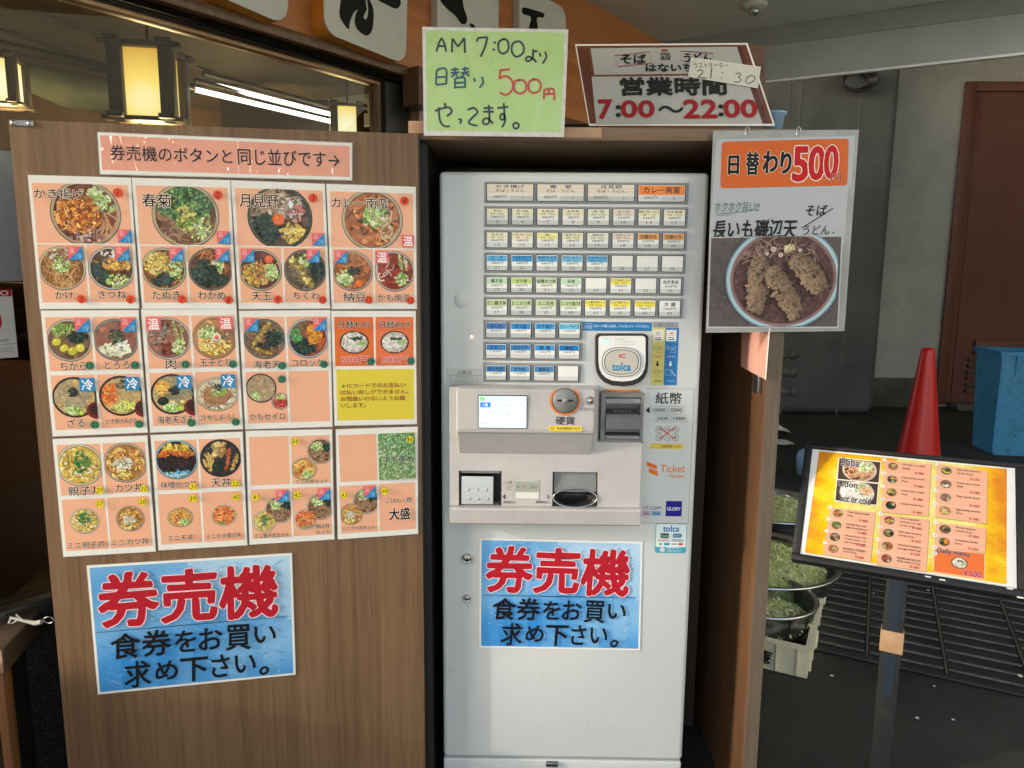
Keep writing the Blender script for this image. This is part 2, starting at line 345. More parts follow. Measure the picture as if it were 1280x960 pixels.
class Print(MB):
    """flat print, drawn in layers a few microns apart like ink on paper"""
    def __init__(s, z=.0006): MB.__init__(s); s.useC = True; s.z = z
    def poly(s, pts, col, raw=False):
        s.z += STEP; s.add([(p[0], p[1], s.z) for p in pts], [list(range(len(pts)))], False, col if raw else pc(col)); return s
    def rect(s, b, col): return s.poly([(b[0],b[1]),(b[2],b[1]),(b[2],b[3]),(b[0],b[3])], col)
    def rrect(s, b, r, col):
        x0,y0,x1,y1 = b; pts = []
        for cx, cy, a in ((x1-r,y0+r,-90),(x1-r,y1-r,0),(x0+r,y1-r,90),(x0+r,y0+r,180)):
            for k in range(5): t = math.radians(a+k*22.5); pts.append((cx+r*math.cos(t), cy+r*math.sin(t)))
        return s.poly(pts, col)
    def frame(s, b, t, col):
        x0,y0,x1,y1 = b
        s.rect((x0,y0,x1,y0+t),col); s.rect((x0,y1-t,x1,y1),col); s.rect((x0,y0+t,x0+t,y1-t),col); return s.rect((x1-t,y0+t,x1,y1-t),col)
    def disc(s, cx, cy, rx, ry, col, n=28, clip=None, rot=0):
        c, d = math.cos(rot), math.sin(rot); pts = []
        for k in range(n):
            t = 2*math.pi*k/n; x, y = rx*math.cos(t), ry*math.sin(t); x, y = cx+x*c-y*d, cy+x*d+y*c
            if clip: x = min(max(x, clip[0]), clip[2]); y = min(max(y, clip[1]), clip[3])
            pts.append((x, y))
        return s.poly(pts, col)
    def line(s, pts, w, col, n_w=None):
        """brush stroke: polyline with width per point"""
        n = len(pts); ws = w if isinstance(w, (list, tuple)) else [w]*n; L = []; R = []
        for i in range(n):
            a = pts[max(i-1,0)]; b = pts[min(i+1,n-1)]; dx, dy = b[0]-a[0], b[1]-a[1]; l = math.hypot(dx, dy) or 1
            nx, ny = -dy/l*ws[i]/2, dx/l*ws[i]/2
            L.append((pts[i][0]+nx, pts[i][1]+ny)); R.append((pts[i][0]-nx, pts[i][1]-ny))
        s.z += STEP; vs = [(p[0],p[1],s.z) for p in L+R]
        s.add(vs, [(i, n+i, n+i+1, i+1) for i in range(n-1)], False, pc(col))
        return s
    def text(s, t, b, col, bold=0.0, outline=None, ow=.03, keep=False, align='c', shear=0, jit=0):
        """lettering stretched into the local box b (keep=True keeps its proportions)"""
        if outline: s._t(t, b, outline, bold+ow, keep, align, shear, jit=jit)
        return s._t(t, b, col, bold, keep, align, shear, jit=jit)
    def _t(s, t, b, col, bold, keep, align, shear, jit=0):
        vs, fs = glyphs(t, 0.0); ref = vs
        if not len(vs): return s
        x0,y0 = ref.min(0); x1,y1 = ref.max(0); w = max(x1-x0,1e-6); h = max(y1-y0,1e-6)
        sx = (b[2]-b[0])/w; sy = (b[3]-b[1])/h
        if t in ('一','ー','－'): sy = sx
        cx, cy = (b[0]+b[2])/2, (b[1]+b[3])/2
        if keep:
            k = min(sx, sy); sx = sy = k
            if align == 'l': cx = b[0]+w*k/2
            if align == 'r': cx = b[2]-w*k/2
        e = min(sx, sy)*bold; dirs = [(0, 0)]
        if e > 0:
            n = 4 if e < .0012 else 8
            dirs += [(e*math.cos(2*math.pi*(k+.5)/n), e*math.sin(2*math.pi*(k+.5)/n)) for k in range(n)]
        for dx, dy in dirs:
            s.z += STEP; o = []
            for x, y in vs:
                X = (x-(x0+x1)/2)*sx; Y = (y-(y0+y1)/2)*sy
                if jit: X += math.sin(Y*311+X*97)*jit; Y += math.sin(X*233)*jit
                o.append((cx+X+shear*Y+dx, cy+Y+dy, s.z))
            s.add(o, fs, False, pc(col))
        return s
    def scatter(s, cols, n, cx, cy, rx, ry, size, clipf, elong=1.6, jit=.22, k=5):
        for i in range(n):
            a = random.uniform(0, 2*math.pi); q = random.random()**.6
            x, y = cx+rx*q*math.cos(a), cy+ry*q*math.sin(a); sz = size*random.uniform(.5, 1.3); th = random.uniform(0, math.pi); e = random.uniform(1, elong)
            pts = []
            for m_ in range(k):
                t = 2*math.pi*m_/k + random.uniform(-.3,.3); u, v = sz*e*math.cos(t), sz/e*math.sin(t)
                pts.append(clipf(x+u*math.cos(th)-v*math.sin(th), y+u*math.sin(th)+v*math.cos(th)))
            s.poly(pts, pc(random.choice(cols), jit), True)
    def food(s, cx, cy, r, rec, clip, bowl=(205,190,165), soup=(120,70,35), det=1.0, ry=None):
        ky = (ry or r)/r
        def cf(x, y):
            dx, dy = x-cx, (y-cy)/ky; d = math.hypot(dx, dy); R = r*.90
            if d > R: dx *= R/d; dy *= R/d
            return (min(max(cx+dx, clip[0]), clip[2]), min(max(cy+dy*ky, clip[1]), clip[3]))
        dk = tuple(v*.6 for v in bowl)
        s.disc(cx, cy, r*1.02, r*1.02*ky, dk, clip=clip); s.disc(cx, cy+r*.01, r*.99, r*.98*ky, bowl, clip=clip); s.disc(cx, cy, r*.92, r*.92*ky, tuple(v*.55 for v in soup), clip=clip); s.disc(cx, cy-.01*r, r*.90, r*.89*ky, soup, clip=clip)
        s.scatter([tuple(v*.8 for v in soup), tuple(min(255, v*1.3) for v in soup)], int(30*det), cx, cy, r*.85, r*.85*ky, r*.14, cf)
        for it in rec:
            if it[0] == 'N':
                _, col, n = it[:3]; ox, oy, orr = (it[3:6] if len(it) > 3 else (0, 0, .85))
                for i in range(int(n*det)):
                    a = random.uniform(0, 6.28); q = random.random()**.5*orr*r; x, y = cx+ox*r+q*math.cos(a), cy+(oy*r+q*math.sin(a))*ky
                    h = random.uniform(0, 6.28); cv = random.uniform(-.7, .7); pts = []
                    for k in range(6):
                        pts.append(cf(x, y)); x += math.cos(h)*r*.13; y += math.sin(h)*r*.13*ky; h += cv
                    base = pc(col, .35); s.line(pts, r*random.uniform(.035,.055), (0,0,0)); 
                    for q_ in range(len(s.c)-5, len(s.c)): s.c[q_] = base
            elif it[0] == 'C':
                _, cols, n, ox, oy, rx, rry, sz = it
                s.scatter(cols, int(n*det*.8), cx+ox*r, cy+oy*r*ky, rx*r, rry*r*ky, sz*r, cf); s.scatter([tuple(v*.55 for v in c) for c in cols]+[tuple(min(255, v*1.15+14) for v in c) for c in cols]*2, int(n*det*.9), cx+ox*r, cy+oy*r*ky, rx*r*.98, rry*r*ky*.98, sz*r*.42, cf, 2.2, .2)
            elif it[0] == 'D':
                _, col, ox, oy, rx, rry = it[:6]; rot = it[6] if len(it) > 6 else 0
                s.disc(cx+ox*r, cy+(oy-.03)*r*ky, rx*r*1.07, rry*r*1.07*ky, tuple(v*.6 for v in col), 16, clip, rot); s.disc(cx+ox*r, cy+oy*r*ky, rx*r, rry*r*ky, col, 16, clip, rot)
                s.disc(cx+(ox-.25*rx)*r, cy+(oy+.3*rry)*r*ky, rx*r*.3, rry*r*.22*ky, tuple(min(255, v*1.25+20) for v in col), 10, clip, rot)
            elif it[0] == 'S':
                _, cols, xa, ya, xb, yb, wd_ = it
                n = int(46*det)
                for lay, (kk, jj) in enumerate((( .55, .25), (.8, .25))):
                    for i in range(n//2):
                        t = (i+.5)/(n//2) if lay == 0 else random.random(); e = math.sin(math.pi*min(max(t,.08),.92))**.5
                        x, y = cx+(xa+(xb-xa)*t)*r, cy+(ya+(yb-ya)*t)*r*ky; o_ = random.uniform(-1,1)*wd_*r*e*.55
                        a = math.atan2(yb-ya, xb-xa)+math.pi/2
                        s.scatter([tuple(v*(.72 if lay == 0 else 1) for v in random.choice(cols))], 1, x+o_*math.cos(a), y+o_*math.sin(a)*ky, 0, 0, wd_*r*(.55 if lay == 0 else .28), cf)
# ------------------------------------------------------------ the main planes
MF_Y = 1.70                                                  # front of the ticket machine
CF_Y = 1.655                                                 # front of the cabinet round it
PM = Surf((0, MF_Y, 0), (1,0,0), (0,0,1))
PC = Surf((0, CF_Y, 0), (1,0,0), (0,0,1))
rr = ray(527, 560); PX1 = (CAM_O + rr*(1.640/rr.y)).x        # right edge of the poster board
_yaw = math.radians(11.3)
PP = Surf((PX1, 1.640, 0), (math.cos(_yaw), math.sin(_yaw), 0), (0,0,1))     # poster board plane
WA = math.radians(38.0)                                       # shop wall runs away to the right
rr = ray(527, 95); k = 2.75/rr.y; WO = Vector((rr.x*k, 2.75, 0))
WD = Vector((math.sin(WA), math.cos(WA), 0)); WS = Surf(WO, WD, (0,0,1))
def gnd(px, py, z=0.0):
    d = ray(px, py); t = (z-CAM_H)/d.z; return CAM_O + d*t
def at_y(px, py, y):
    d = ray(px, py); return CAM_O + d*(y/d.y)

# ------------------------------------------------------------ the setting
b = MB(); b.box(-40, 40, -40, 60, -.30, 0); o = b.build('ground', M['floor']); tag(o, 'dark damp asphalt ground', kind='structure')
b = MB(); b.box(-30, 30, -30, .55, -.2, .004); o = b.build('pavement', M['pavement']); tag(o, 'pale concrete pavement in front of the shop', kind='structure')
CEIL_Z = 2.68
# soffit over the passage, its front edge behind the photographer
c1 = gnd(899.7, 42.5, CEIL_Z); c2 = gnd(1195, 0.5, CEIL_Z); bd = (c2-c1).normalized(); bn = Vector((-bd.y, bd.x, 0))
if bn.y < 0: bn = -bn
fr0 = -.55
def on(p, d, y): return p + d*((y-p.y)/d.y)
lw = WO + WD*1.0
A_ = c1 - bd*1.2; B_ = c1 + bd*9
pts = [(WO+WD*(-7)), ]
_unused = [(-6.5, -3.2), (7.5, -3.2), (B_.x, B_.y), (c1.x-bd.x*2.2, c1.y-bd.y*2.2), ((WO+WD*4.5).x, (WO+WD*4.5).y), ((WO+WD*(-7)).x, (WO+WD*(-7)).y)]
CL = -3.45
q1 = WO+WD*(-1.62); q2 = c1-bd*3.5
ceil_out = [(CL, fr0), (1.0, fr0), (1.0, 2.95), (4.2, 2.9), (4.2, -.05+(c1+bd*((4.2-c1.x)/bd.x)).y), (c1.x, c1.y), (q2.x, q2.y), (q1.x, q1.y), (CL, q1.y+.3)]
b = MB(); b.prism(ceil_out, 2, CEIL_Z, CEIL_Z+.12); o = b.build('ceiling', M['ceil']); tag(o, 'grey green painted soffit', kind='structure')
b = MB(); b.box(-1.75, -1.35, -.45, .72, 0, CEIL_Z-.002, .01); cl_ = b.build('sun_blocking_column', M['palewall']); tag(cl_, 'pale column at the kerb left of the shop, outside the picture', 'column')  # unseen column, added to block the low sun from the menu board
# beam across the passage: dark upright panel, then a lighter face sloping down to a white edge
beam = empty('ceiling_beam', 'long grey painted beam under the ceiling with a white lower edge', 'beam', (c1.x, c1.y, 0))
e1 = at_y(956.6, 104, c1.y); e2d = ray(1280, 67.8)
def bm_seg(z0, z1, o0, o1, t0=-3.0, t1=9.0, th=.05):
    """slab between (offset o0, z0) and (offset o1, z1) along the beam"""
    v = []
    for t in (t0, t1):
        for (oo, zz) in ((o0, z0), (o1, z1), (o1+th, z1), (o0+th, z0)):
            p = c1 + bd*t + bn*oo; v.append((p.x-c1.x, p.y-c1.y, zz))
    return MB().add(v, [(0,1,2,3),(7,6,5,4),(0,4,5,1),(1,5,6,2),(2,6,7,3),(3,7,4,0)])
BZ = 2.42
bm_seg(2.59, CEIL_Z+.10, 0, 0).build('upper_panel', M['beam_dk'], beam)
bm_seg(BZ, 2.588, .02, .0).build('lower_face', M['beam'], beam)
bm_seg(BZ-.012, BZ-.001, -.004, -.004, th=.02).build('edge_strip', M['sheet'], beam)
bm_seg(2.5, CEIL_Z+.6, .08, .08, th=.06).build('beam_core', M['beam_dk'], beam)
b = MB(); b.box(-6, 14, 2.0, 12, 4.6, 4.75); o = b.build('upper_ceiling', M['ceil']); tag(o, 'high ceiling beyond the beam', kind='structure')
b = MB(); b.box(6.5, 6.8, -9, 3.6, 0, 7.0, .01); o = b.build('opposite_wall', M['palewall']); tag(o, 'pale grey wall of the building across the passage, outside the picture', 'wall')
b = MB(); b.box(9.0, 9.2, -.6, 12, 0, 4.6); o = b.build('side_wall', M['pale']); tag(o, 'wall closing the passage far to the right', kind='structure')
# back wall with its pillar, plinth and brown steel door
WY = gnd(1120, 508).y
bw = empty('back_wall', 'dirty pale rendered wall behind the red cone', 'wall', (2.4, WY, 0))
def px_x(px, py, y): return at_y(px, py, y).x
xa = px_x(1100, 300, WY); xb = px_x(1192, 300, WY)
b = MB(); b.box(xa-.9-2.4, 9.0-2.4, 0, .25, .0, 5.2); b.build('wall_face', M['pale'], bw)
zpl = at_y(1110, 472, WY).z
b = MB(); b.box(xa-.6-2.4, xb-2.4-.02, -.035, -.002, 0, zpl, .006); b.build('plinth', M['plinth'], bw)
dz = at_y(1240, 112, WY).z
dr = empty('steel_door', 'faded brown steel door panel behind the blue bin', 'door', (xb+1.3, WY-.03, .04))
b = MB(); b.box(-1.3, 1.9, 0, .026, 0, dz-.04); b.build('door_leaf', M['door'], dr)
b = MB(); b.box(-1.36, -1.24, -.03, .0-.002, 0, dz+.03, .008); b.box(-1.24, 1.9, -.03, -.002, dz-.07, dz+.03, .008); b.build('door_frame', M['door'], dr)
b = MB(); b.box(-1.19, -1.17, -.012, -.002, 0, dz-.1, .002); b.build('seam', M['door'], dr)
vx = px_x(1212, 450, WY)-(xb+1.3)
b = MB(); b.box(vx, vx+1.3, -.05, -.002, at_y(1212,438,WY).z-.08, at_y(1212,425,WY).z-.04, .01); b.build('vent_hood', M['door'], dr)
for i in range(6): 
    zt = at_y(1212, 440, WY).z-.12-i*.07
    b = MB(); b.box(vx-.05, vx+1.25, -.04, -.003, zt-.02, zt+.012, .004); b.build('vent_slat', M['panel_old'], dr)
b = MB(); b.box(-1.25, 1.9, -.25, -.055, -.039, .03, .01); b.build('threshold', M['plinth'], dr)
PLY = WY - .55
pi = empty('concrete_pillar', 'dark grey painted pillar with bolt heads left of the pale wall', 'pillar', (px_x(1000,300,PLY), PLY, 0))
pxl = px_x(930, 300, PLY)-pi.location.x - 2.5; pxr = px_x(1112, 300, PLY)-pi.location.x
b = MB(); b.box(pxl, pxr, 0, .55, 0, 5.2, .10, 4); b.build('pillar_face', M['pillar'], pi)
jx = px_x(1062, 300, PLY)-pi.location.x
b = MB(); b.box(jx-.008, jx+.008, -.006, .02, 0, 5.0); b.build('joint_strip', M['pillar'], pi)
zj = at_y(1060, 455, PLY).z
b = MB(); b.box(pxl, pxr-.09, -.006, .02, zj-.006, zj+.006); b.build('joint_strip', M['pillar'], pi)
for px_ in (981.5, 992):
    for py_ in (443, 465, 490):
        p = at_y(px_, py_, PLY); q = MB(); q.lathe([(0,-.03),(.045,-.03),(.055,0)], (p.x-pi.location.x, 0, p.z), 12, 'y'); q.build('bolt_head', M['pillar'], pi)
for (px_, py_) in ((985, 150), (1000, 140)):
    p = at_y(px_, py_, PLY)
    b = MB(); b.box(p.x-pi.location.x-.008, p.x-pi.location.x+.008, -.006, .02, 0, 5); b.build('joint_strip', M['pillar'], pi)
# cable coil high on the pillar
p = at_y(1066, 104, PLY)
cb = MB()
for k in range(5):
    r_ = .10+.009*k; cb.tube([(r_*1.25*math.cos(t*.314+k), -.06-.02*k, r_*.8*math.sin(t*.314+k)) for t in range(19)], .014, 6)
o = cb.build('cable_coil', M['blackp'], loc=(p.x, PLY, p.z)); tag(o, 'black cable coil hung high on the grey pillar', 'cable')
# dome detector on the ceiling
p = gnd(943, 6, CEIL_Z)
sp = empty('ceiling_sprinkler', 'small round chrome fitting on the ceiling', 'ceiling fitting', (p.x, p.y, CEIL_Z))
MB().lathe([(.06,-.0),(.06,-.008),(.04,-.016),(.0,-.017)]).build('collar', M['ceil'], sp)
MB().lathe([(.022,-.017),(.026,-.03),(.018,-.045),(.0,-.05)]).build('nozzle', M['steel'], sp)

# ------------------------------------------------------------ drain grating with its bars and seams
GA = Vector((-1740, 0, 0)); 
def dirvp(x):                                                # ground direction whose vanishing point is at picture column x
    d = w_of((x-640, -131, F)); d.z = 0; return d.normalized()
ga = -dirvp(-1100); gb = Vector((-ga.y, ga.x, 0))
if gb.y < 0: gb = -gb
g0 = gnd(1017, 811)
def gc(p): return ((p-g0).dot(ga), (p-g0).dot(gb))
gw = 1.95; s1 = gc(gnd(1087, 724))[0]; s2 = gc(gnd(1175, 795))[0]; pitch_p = abs(s2-s1)
gr = empty('drain_grating', 'dark ribbed drain grating behind the menu stand', 'grating', (g0.x, g0.y, .004))
gr.rotation_euler = (0, 0, math.atan2(ga.y, ga.x))
MB().box(-1.2, 3.4, 0, gw, -.0035, 0).build('base_plate', M['slat'], gr)
bar = None; nb = int(gw/.078)
pan = [s1 + pitch_p*i for i in range(-3, 6)]
for i in range(len(pan)-1):
    for k_ in range(nb):
        loc = (pan[i], k_*.078+.05, 0)
        if bar is None:
            bar = MB().box(.008, pitch_p-.008, 0, .016, 0.0005, .007, .003, 1).build('bar', M['rib'], gr, loc=loc)
        else: inst(bar, 'bar', gr, loc)
for i in range(len(pan)):
    MB().box(pan[i]-.004, pan[i]+.004, 0, gw, .0005, .007, .001, 1).build('seam', M['plinth'], gr)
MB().box(pan[0], pan[-1], -.018, .014, .0005, .009, .002, 1).build('edge_bar', M['slat'], gr)
# litter on the ground
for i, (px_, py_) in enumerate(((1092, 742), (1160, 738), (1275, 845), (1192, 895), (1040, 845), (1105, 838), (1168, 858), (1147, 893))):
    p = gnd(px_, py_, .014); r_ = .004+.002*(i % 3)
    b = MB(); b.prism([(r_*math.cos(t)*random.uniform(.6,1.3), r_*math.sin(t)*random.uniform(.6,1.3)) for t in np.arange(0,6.2,1.0)], 2, 0, .002)
    o = b.build('paper_scrap', M['sheet'], loc=(p.x, p.y, .0145 if py_ < 870 else .001)); tag(o, 'tiny white paper scrap lying on the dark ground by the grating', 'litter', 'white scraps on the ground')

# ------------------------------------------------------------ shop front: wall, window, fascia, name boards
def ws(px, py, off=0): return WS.off(off).hit(px, py)
W0 = empty('shop_front', 'dark framed shop window under an orange brown timber fascia', 'shop front', mw=WS.mw())
def wbox(x0, x1, y0, y1, z0, z1, bev=0): return MB().box(x0, x1, y0, y1, z0, z1, bev)      # local: x along wall, y up, z toward the street
fx1 = (ws(497, 130)[0]); fxL = -1.62
yb = ws(525, 97)[1]; yw = ws(468, 101)[1]
fxR = WS.hit(900, 100)[0]
wbox(fxL, fxR, yb, CEIL_Z+.02, -.06, .05).build('fascia', M['fascia'], W0)
wbox(fxL, fxR, yb-.035, yb-.002, -.06, .075, .004).build('fascia_trim', M['panel_in'], W0)
ft = .055
wbox(fxL, fx1+.02, yw, yb-.037, -.05, .03, .003).build('window_head', M['blackmetal'], W0)
wbox(fxL, fx1+.02, yw+.055, yb-.05, .031, .05, .003).build('head_rail', M['blackmetal'], W0)
wbox(fxL, fx1-.03, yw-.012, yw-.001, -.03, .01, .002).build('head_bead', M['kraft'], W0)
gx1 = ws(468, 120)[0]
wbox(gx1+.02, fx1+.02, 0.0, yw-.001, -.05, .035, .003).build('window_jamb', M['blackmetal'], W0)
wbox(gx1, gx1+.018, 0.5, yw-.014, -.03, .015, .002).build('window_jamb', M['in_ceil'], W0)
wbox(fx1+.022, fx1+.06, 0.0, yb-.037, -.05, .05, .003).build('corner_post', M['panel_in'], W0)
wbox(fx1+.064, fxR, 0.0, yb-.037, -.05, .0).build('wall_panel', M['palewall'], W0)
sill_y = at_y(30, 765, 1.85).z
wbox(fxL, gx1, .60, yw-.012, -.012, -.006).build('window_pane', M['glass'], W0)
wbox(fxL, gx1+.02, .535, .598, -.06, .03, .004).build('window_sill', M['blackmetal'], W0)
wbox(fxL, gx1+.02, .0, .533, -.06, -.012).build('stone_base', M['stone'], W0)
# door pivot block beside the frame
bx, by = ws(504, 117); q = MB()
hr = .062
pts = [(-.05,-hr),(.03,-hr)]+[(.03+hr*math.sin(t), -hr*math.cos(t)) for t in np.linspace(.2, math.pi-.2, 8)]+[(.03,hr),(-.05,hr)]
q.prism(pts, 2, .0, .08)
hb = q.build('hinge_block', M['panel_in'], W0, loc=(bx, by, .052))
MB().lathe([(.0,.083),(.022,.083),(.024,.079)]).build('bolt_head', M['blackp'], hb)
# name boards on the fascia
def name_board(q, label, polys, out, ext=.25, edge='orange_edge'):
    """q: pixel corners of the white face; the visible parts of the brush characters are outlines read off the photograph"""
    sh = Sheet(WS, q, out); r_ = empty('name_board', label, 'shop sign', mw=sh.mw(), group='white name boards on the fascia')
    x0, x1 = -sh.w/2, sh.w/2; H = sh.h; y1 = H+ext; R = .05
    def rr_(x0, x1, y0, y1, r):
        p = []
        for cx, cy, a in ((x1-r,y0+r,-90),(x1-r,y1-r,0),(x0+r,y1-r,90),(x0+r,y0+r,180)):
            for k in range(7): t = math.radians(a+k*15); p.append((cx+r*math.cos(t), cy+r*math.sin(t)))
        return p
    top = min(y1, CEIL_Z-.03-sh.O.z)
    MB().prism(rr_(x0, x1, 0, top, R), 2, -.004, 0).build('board_face', M['white_board'], r_)
    MB().prism(rr_(x0, x1, 0, top, R), 2, -out+.052, -.0045).build('board_edge', M[edge], r_)
    for pl in polys:
        g = Print(.0008); P = [sh.hit(*p) for p in pl]; P = [(min(max(a, x0+.005), x1-.005), min(b_, top-.006)) for a, b_ in P]; n = len(P); Q = []
        for i in range(n):
            p0, p1, p2, p3 = P[i-1], P[i], P[(i+1) % n], P[(i+2) % n]
            for k in range(4): t = k/4; Q.append(tuple(.5*((2*p1[j])+(-p0[j]+p2[j])*t+(2*p0[j]-5*p1[j]+4*p2[j]-p3[j])*t*t+(-p0[j]+3*p1[j]-3*p2[j]+p3[j])*t**3) for j in (0,1)))
        g.poly(Q, (14,14,14)); g.build('brush_stroke', M['print'], r_)
    return r_
z7 = lambda *p: [(370+x/5.33, y/5.33) for x, y in p]
z2 = lambda *p: [(500+x/2.56, y/2.56) for x, y in p]
name_board([(404.5,-62),(507.5,-2),(507.5,77),(404.5,44)], 'white name board with the foot of a looped brush character, left of the green notice',
   [z7((305,-60),(298,0),(288,95),(312,152),(350,196),(358,150),(385,85),(430,40),(440,-60)), z7((420,-60),(425,30),(398,90),(390,150),(410,200),(465,238),(500,215),(515,150),(514,60),(492,0),(480,-60),(466,-60),(472,0),(479,60),(475,108),(462,130),(450,114),(458,88),(470,66),(466,30),(452,-60)), z7((545,-8),(600,30),(660,58),(690,42),(694,0),(640,-70))], .12)
name_board([(256,-100),(359,-34),(359,26),(256,-6)], 'white name board corner at the top edge, leftmost over the shop window', [], .12)
name_board([(546,-40),(622,8),(622,88),(546,66)], 'white name board with one black hooked stroke, above the middle of the green notice',
   [z2((110,-40),(128,0),(150,28),(176,50),(196,76),(212,74),(214,55),(204,26),(200,0),(190,-40)), z2((222,78),(232,76),(242,90),(232,94))], .085, edge='white_board')
name_board([(649,-22),(707,14),(707,92),(649,78)], 'white name board with stacked black strokes, rightmost at the end of the fascia',
   [z2((394,24),(428,32),(458,42),(459,56),(438,58),(440,95),(412,95),(418,56),(392,44))], .085, ext=0, edge='white_board')

# ------------------------------------------------------------ inside the shop
def inside(px, py, y): return at_y(px, py, y)
IY = 4.9
b = MB()
ib = []
for t in (-1.60, fxR):
    p = WO + WD*t; ib.append(p)
n_in = -WS.Nn
far = [p + n_in*3.2 for p in ib]
b.add([(ib[0].x,ib[0].y,2.62),(ib[1].x,ib[1].y,2.62),(far[1].x,far[1].y,2.62),(far[0].x,far[0].y,2.62),(ib[0].x,ib[0].y,2.72),(ib[1].x,ib[1].y,2.72),(far[1].x,far[1].y,2.72),(far[0].x,far[0].y,2.72)], [(0,1,2,3),(7,6,5,4),(0,4,5,1),(1,5,6,2),(2,6,7,3),(3,7,4,0)])
o = b.build('interior_ceiling', M['in_ceil']); tag(o, 'tan ceiling inside the shop', kind='structure')
def vwall(p, q, z0, z1, th, m, name, label):
    d = (q-p).normalized(); nn = Vector((-d.y, d.x, 0))*th
    v = [(a.x, a.y, z) for z in (z0, z1) for a in (p, q, q+nn, p+nn)]
    o = MB().add(v, [(0,1,2,3),(7,6,5,4),(0,4,5,1),(1,5,6,2),(2,6,7,3),(3,7,4,0)]).build(name, m); return tag(o, label, kind='structure')
vwall(far[0], far[1], 0, 2.62, .1, M['in_wall'], 'interior_wall', 'amber wall inside the shop')
vwall(ib[1]+n_in*.07, far[1], 0, 2.62, -.1, M['in_wall'], 'interior_wall', 'amber end wall inside the shop')
vwall(ib[0]+n_in*.07, far[0], 0, 2.62, .1, M['in_wall'], 'interior_wall', 'amber wall inside the shop at left')
# ceiling cornice and green grey duct inside
p1, p2 = inside(-20, 52, 3.6), inside(250, 112, 4.3)
o = MB().tube([p1, p2], .028, 4).build('ceiling_rail', M['lantern_wood']); tag(o, 'dark rail crossing the shop interior above the duct', 'rail')
p1, p2 = inside(12, 92, 3.3), inside(190, 122, 4.0)
o = MB().tube([p1, p1.lerp(p2,.12)+Vector((0,0,-.0)), p1.lerp(p2,.35)-Vector((0,0,.03)), p1.lerp(p2,.7)-Vector((0,0,.03)), p2], [.03,.065,.085,.085,.085], 10).build('duct', M['duct']); tag(o, 'green grey curved duct inside the shop window', 'duct')
p1, p2 = inside(100, 0, 3.4), inside(330, 66, 4.6)
o = MB().tube([p1, p2], .008, 4).build('cable', M['lantern_wood']); tag(o, 'thin cable run along the ceiling inside the shop', 'cable')

for i, (a1, a2, y1_, y2_) in enumerate((((150,8),(420,96),3.6,4.9),((60,20),(330,112),3.2,4.9),((-10,34),(250,118),3.0,4.7))):
    p1, p2 = gnd(*a1, 2.615), gnd(*a2, 2.615); o = MB().tube([p1, p2], .011, 4).build('ceiling_batten', M['lantern_wood']); tag(o, ('nearest the fascia', 'middle', 'farthest left')[i] + ' dark batten on the shop interior ceiling', 'batten')
p1 = inside(330, 140, 4.6)
o = MB().box(-.35, .35, -.01, .01, -.10, .12, .003).build('interior_board', M['lantern_wood'], loc=(p1.x, p1.y+.2, p1.z)); tag(o, 'dark hanging board inside the shop behind the tube lights', 'board')
def lantern(px, py_top, py_bot, y, yaw, label, light=True, wpx=None):
    t = inside(px, py_top, y); bt = inside(px, py_bot, y); h = t.z-bt.z; w = h*.62 if wpx is None else wpx/F*y
    r = empty('lantern', label, 'lantern', (t.x, t.y, bt.z), group='square paper lanterns inside the shop window')
    r.rotation_euler = (0, 0, yaw); a = w/2; pw = .030*h/.34; q = h
    for sx in (-1, 1):
        for sy in (-1, 1):
            MB().box(sx*a-pw, sx*a+pw, sy*a-pw, sy*a+pw, .0, q, .003).build('post', M['lantern_wood'], r)
    for z0, z1 in ((q*.92, q), (0, q*.07)):
        for s_ in (-1, 1):
            MB().box(-a-2.1*pw, a+2.1*pw, s_*a-pw*1.1, s_*a+pw*1.1, z0, z1-.004, .003).build('cross_rail', M['lantern_wood'], r)
            MB().box(s_*a-pw*1.1, s_*a+pw*1.1, -a-2.1*pw, a+2.1*pw, z0+.006, z1+.004, .003).build('cross_rail', M['lantern_wood'], r)
    k = .34/h
    for s_, ax in ((-1,0),(1,0),(-1,1),(1,1)):
        b = MB()
        if ax == 0: b.box(-a, a, s_*a*.93-.001, s_*a*.93+.001, q*.07, q*.92)
        else: b.box(s_*a*.93-.001, s_*a*.93+.001, -a, a, q*.07, q*.92)
        b.build('paper_panel', M['paper_glow'], r)
    MB().tube([(0,0,q), (0,0,2.62-bt.z)], .006, 6).build('cord', M['blackp'], r)
    if light:
        l = bpy.data.lights.new('lantern_bulb', 'POINT'); l.energy = light; l.color = (1, .72, .34); l.shadow_soft_size = .1
        lo = bpy.data.objects.new('lantern_bulb', l); COL.objects.link(lo); lo.location = (t.x, t.y, bt.z-.06)
    return r
lantern(185, 60, 158, 3.10, .18, 'large glowing square paper lantern above the left of the poster board', 7.0)
lantern(0, 72, 134, 3.2, .25, 'glowing paper lantern at the left picture edge beside the green grey duct', 4.0)
lantern(297, 134, 168, 4.9, .2, 'small glowing paper lantern below the white tube lights', 5.0)
lantern(391, 149, 176, 5.4, .2, 'smallest glowing paper lantern just showing over the board between two others', 0)
lantern(434, 132, 184, 3.9, .2, 'plain bright yellow paper lantern beside the right window jamb', 4.0)
def tube_light(a, b_, y0, y1, label):
    p, q = inside(*a, y0), inside(*b_, y1)
    r = empty('tube_light', label, 'tube light', p, group='white fluorescent tubes inside the shop')
    MB().tube([(0,0,0), q-p], .0125, 8).build('tube', M['tube'], r)
    d = (q-p).normalized()
    for e_ in (Vector((0,0,0)), q-p): MB().tube([e_-d*.03, e_+d*.03], .0145, 8).build('end_cap', M['zinc'], r)
    MB().tube([Vector((0,.06,.05)), q-p+Vector((0,.06,.05))], .016, 4).build('batten', M['lantern_wood'], r)
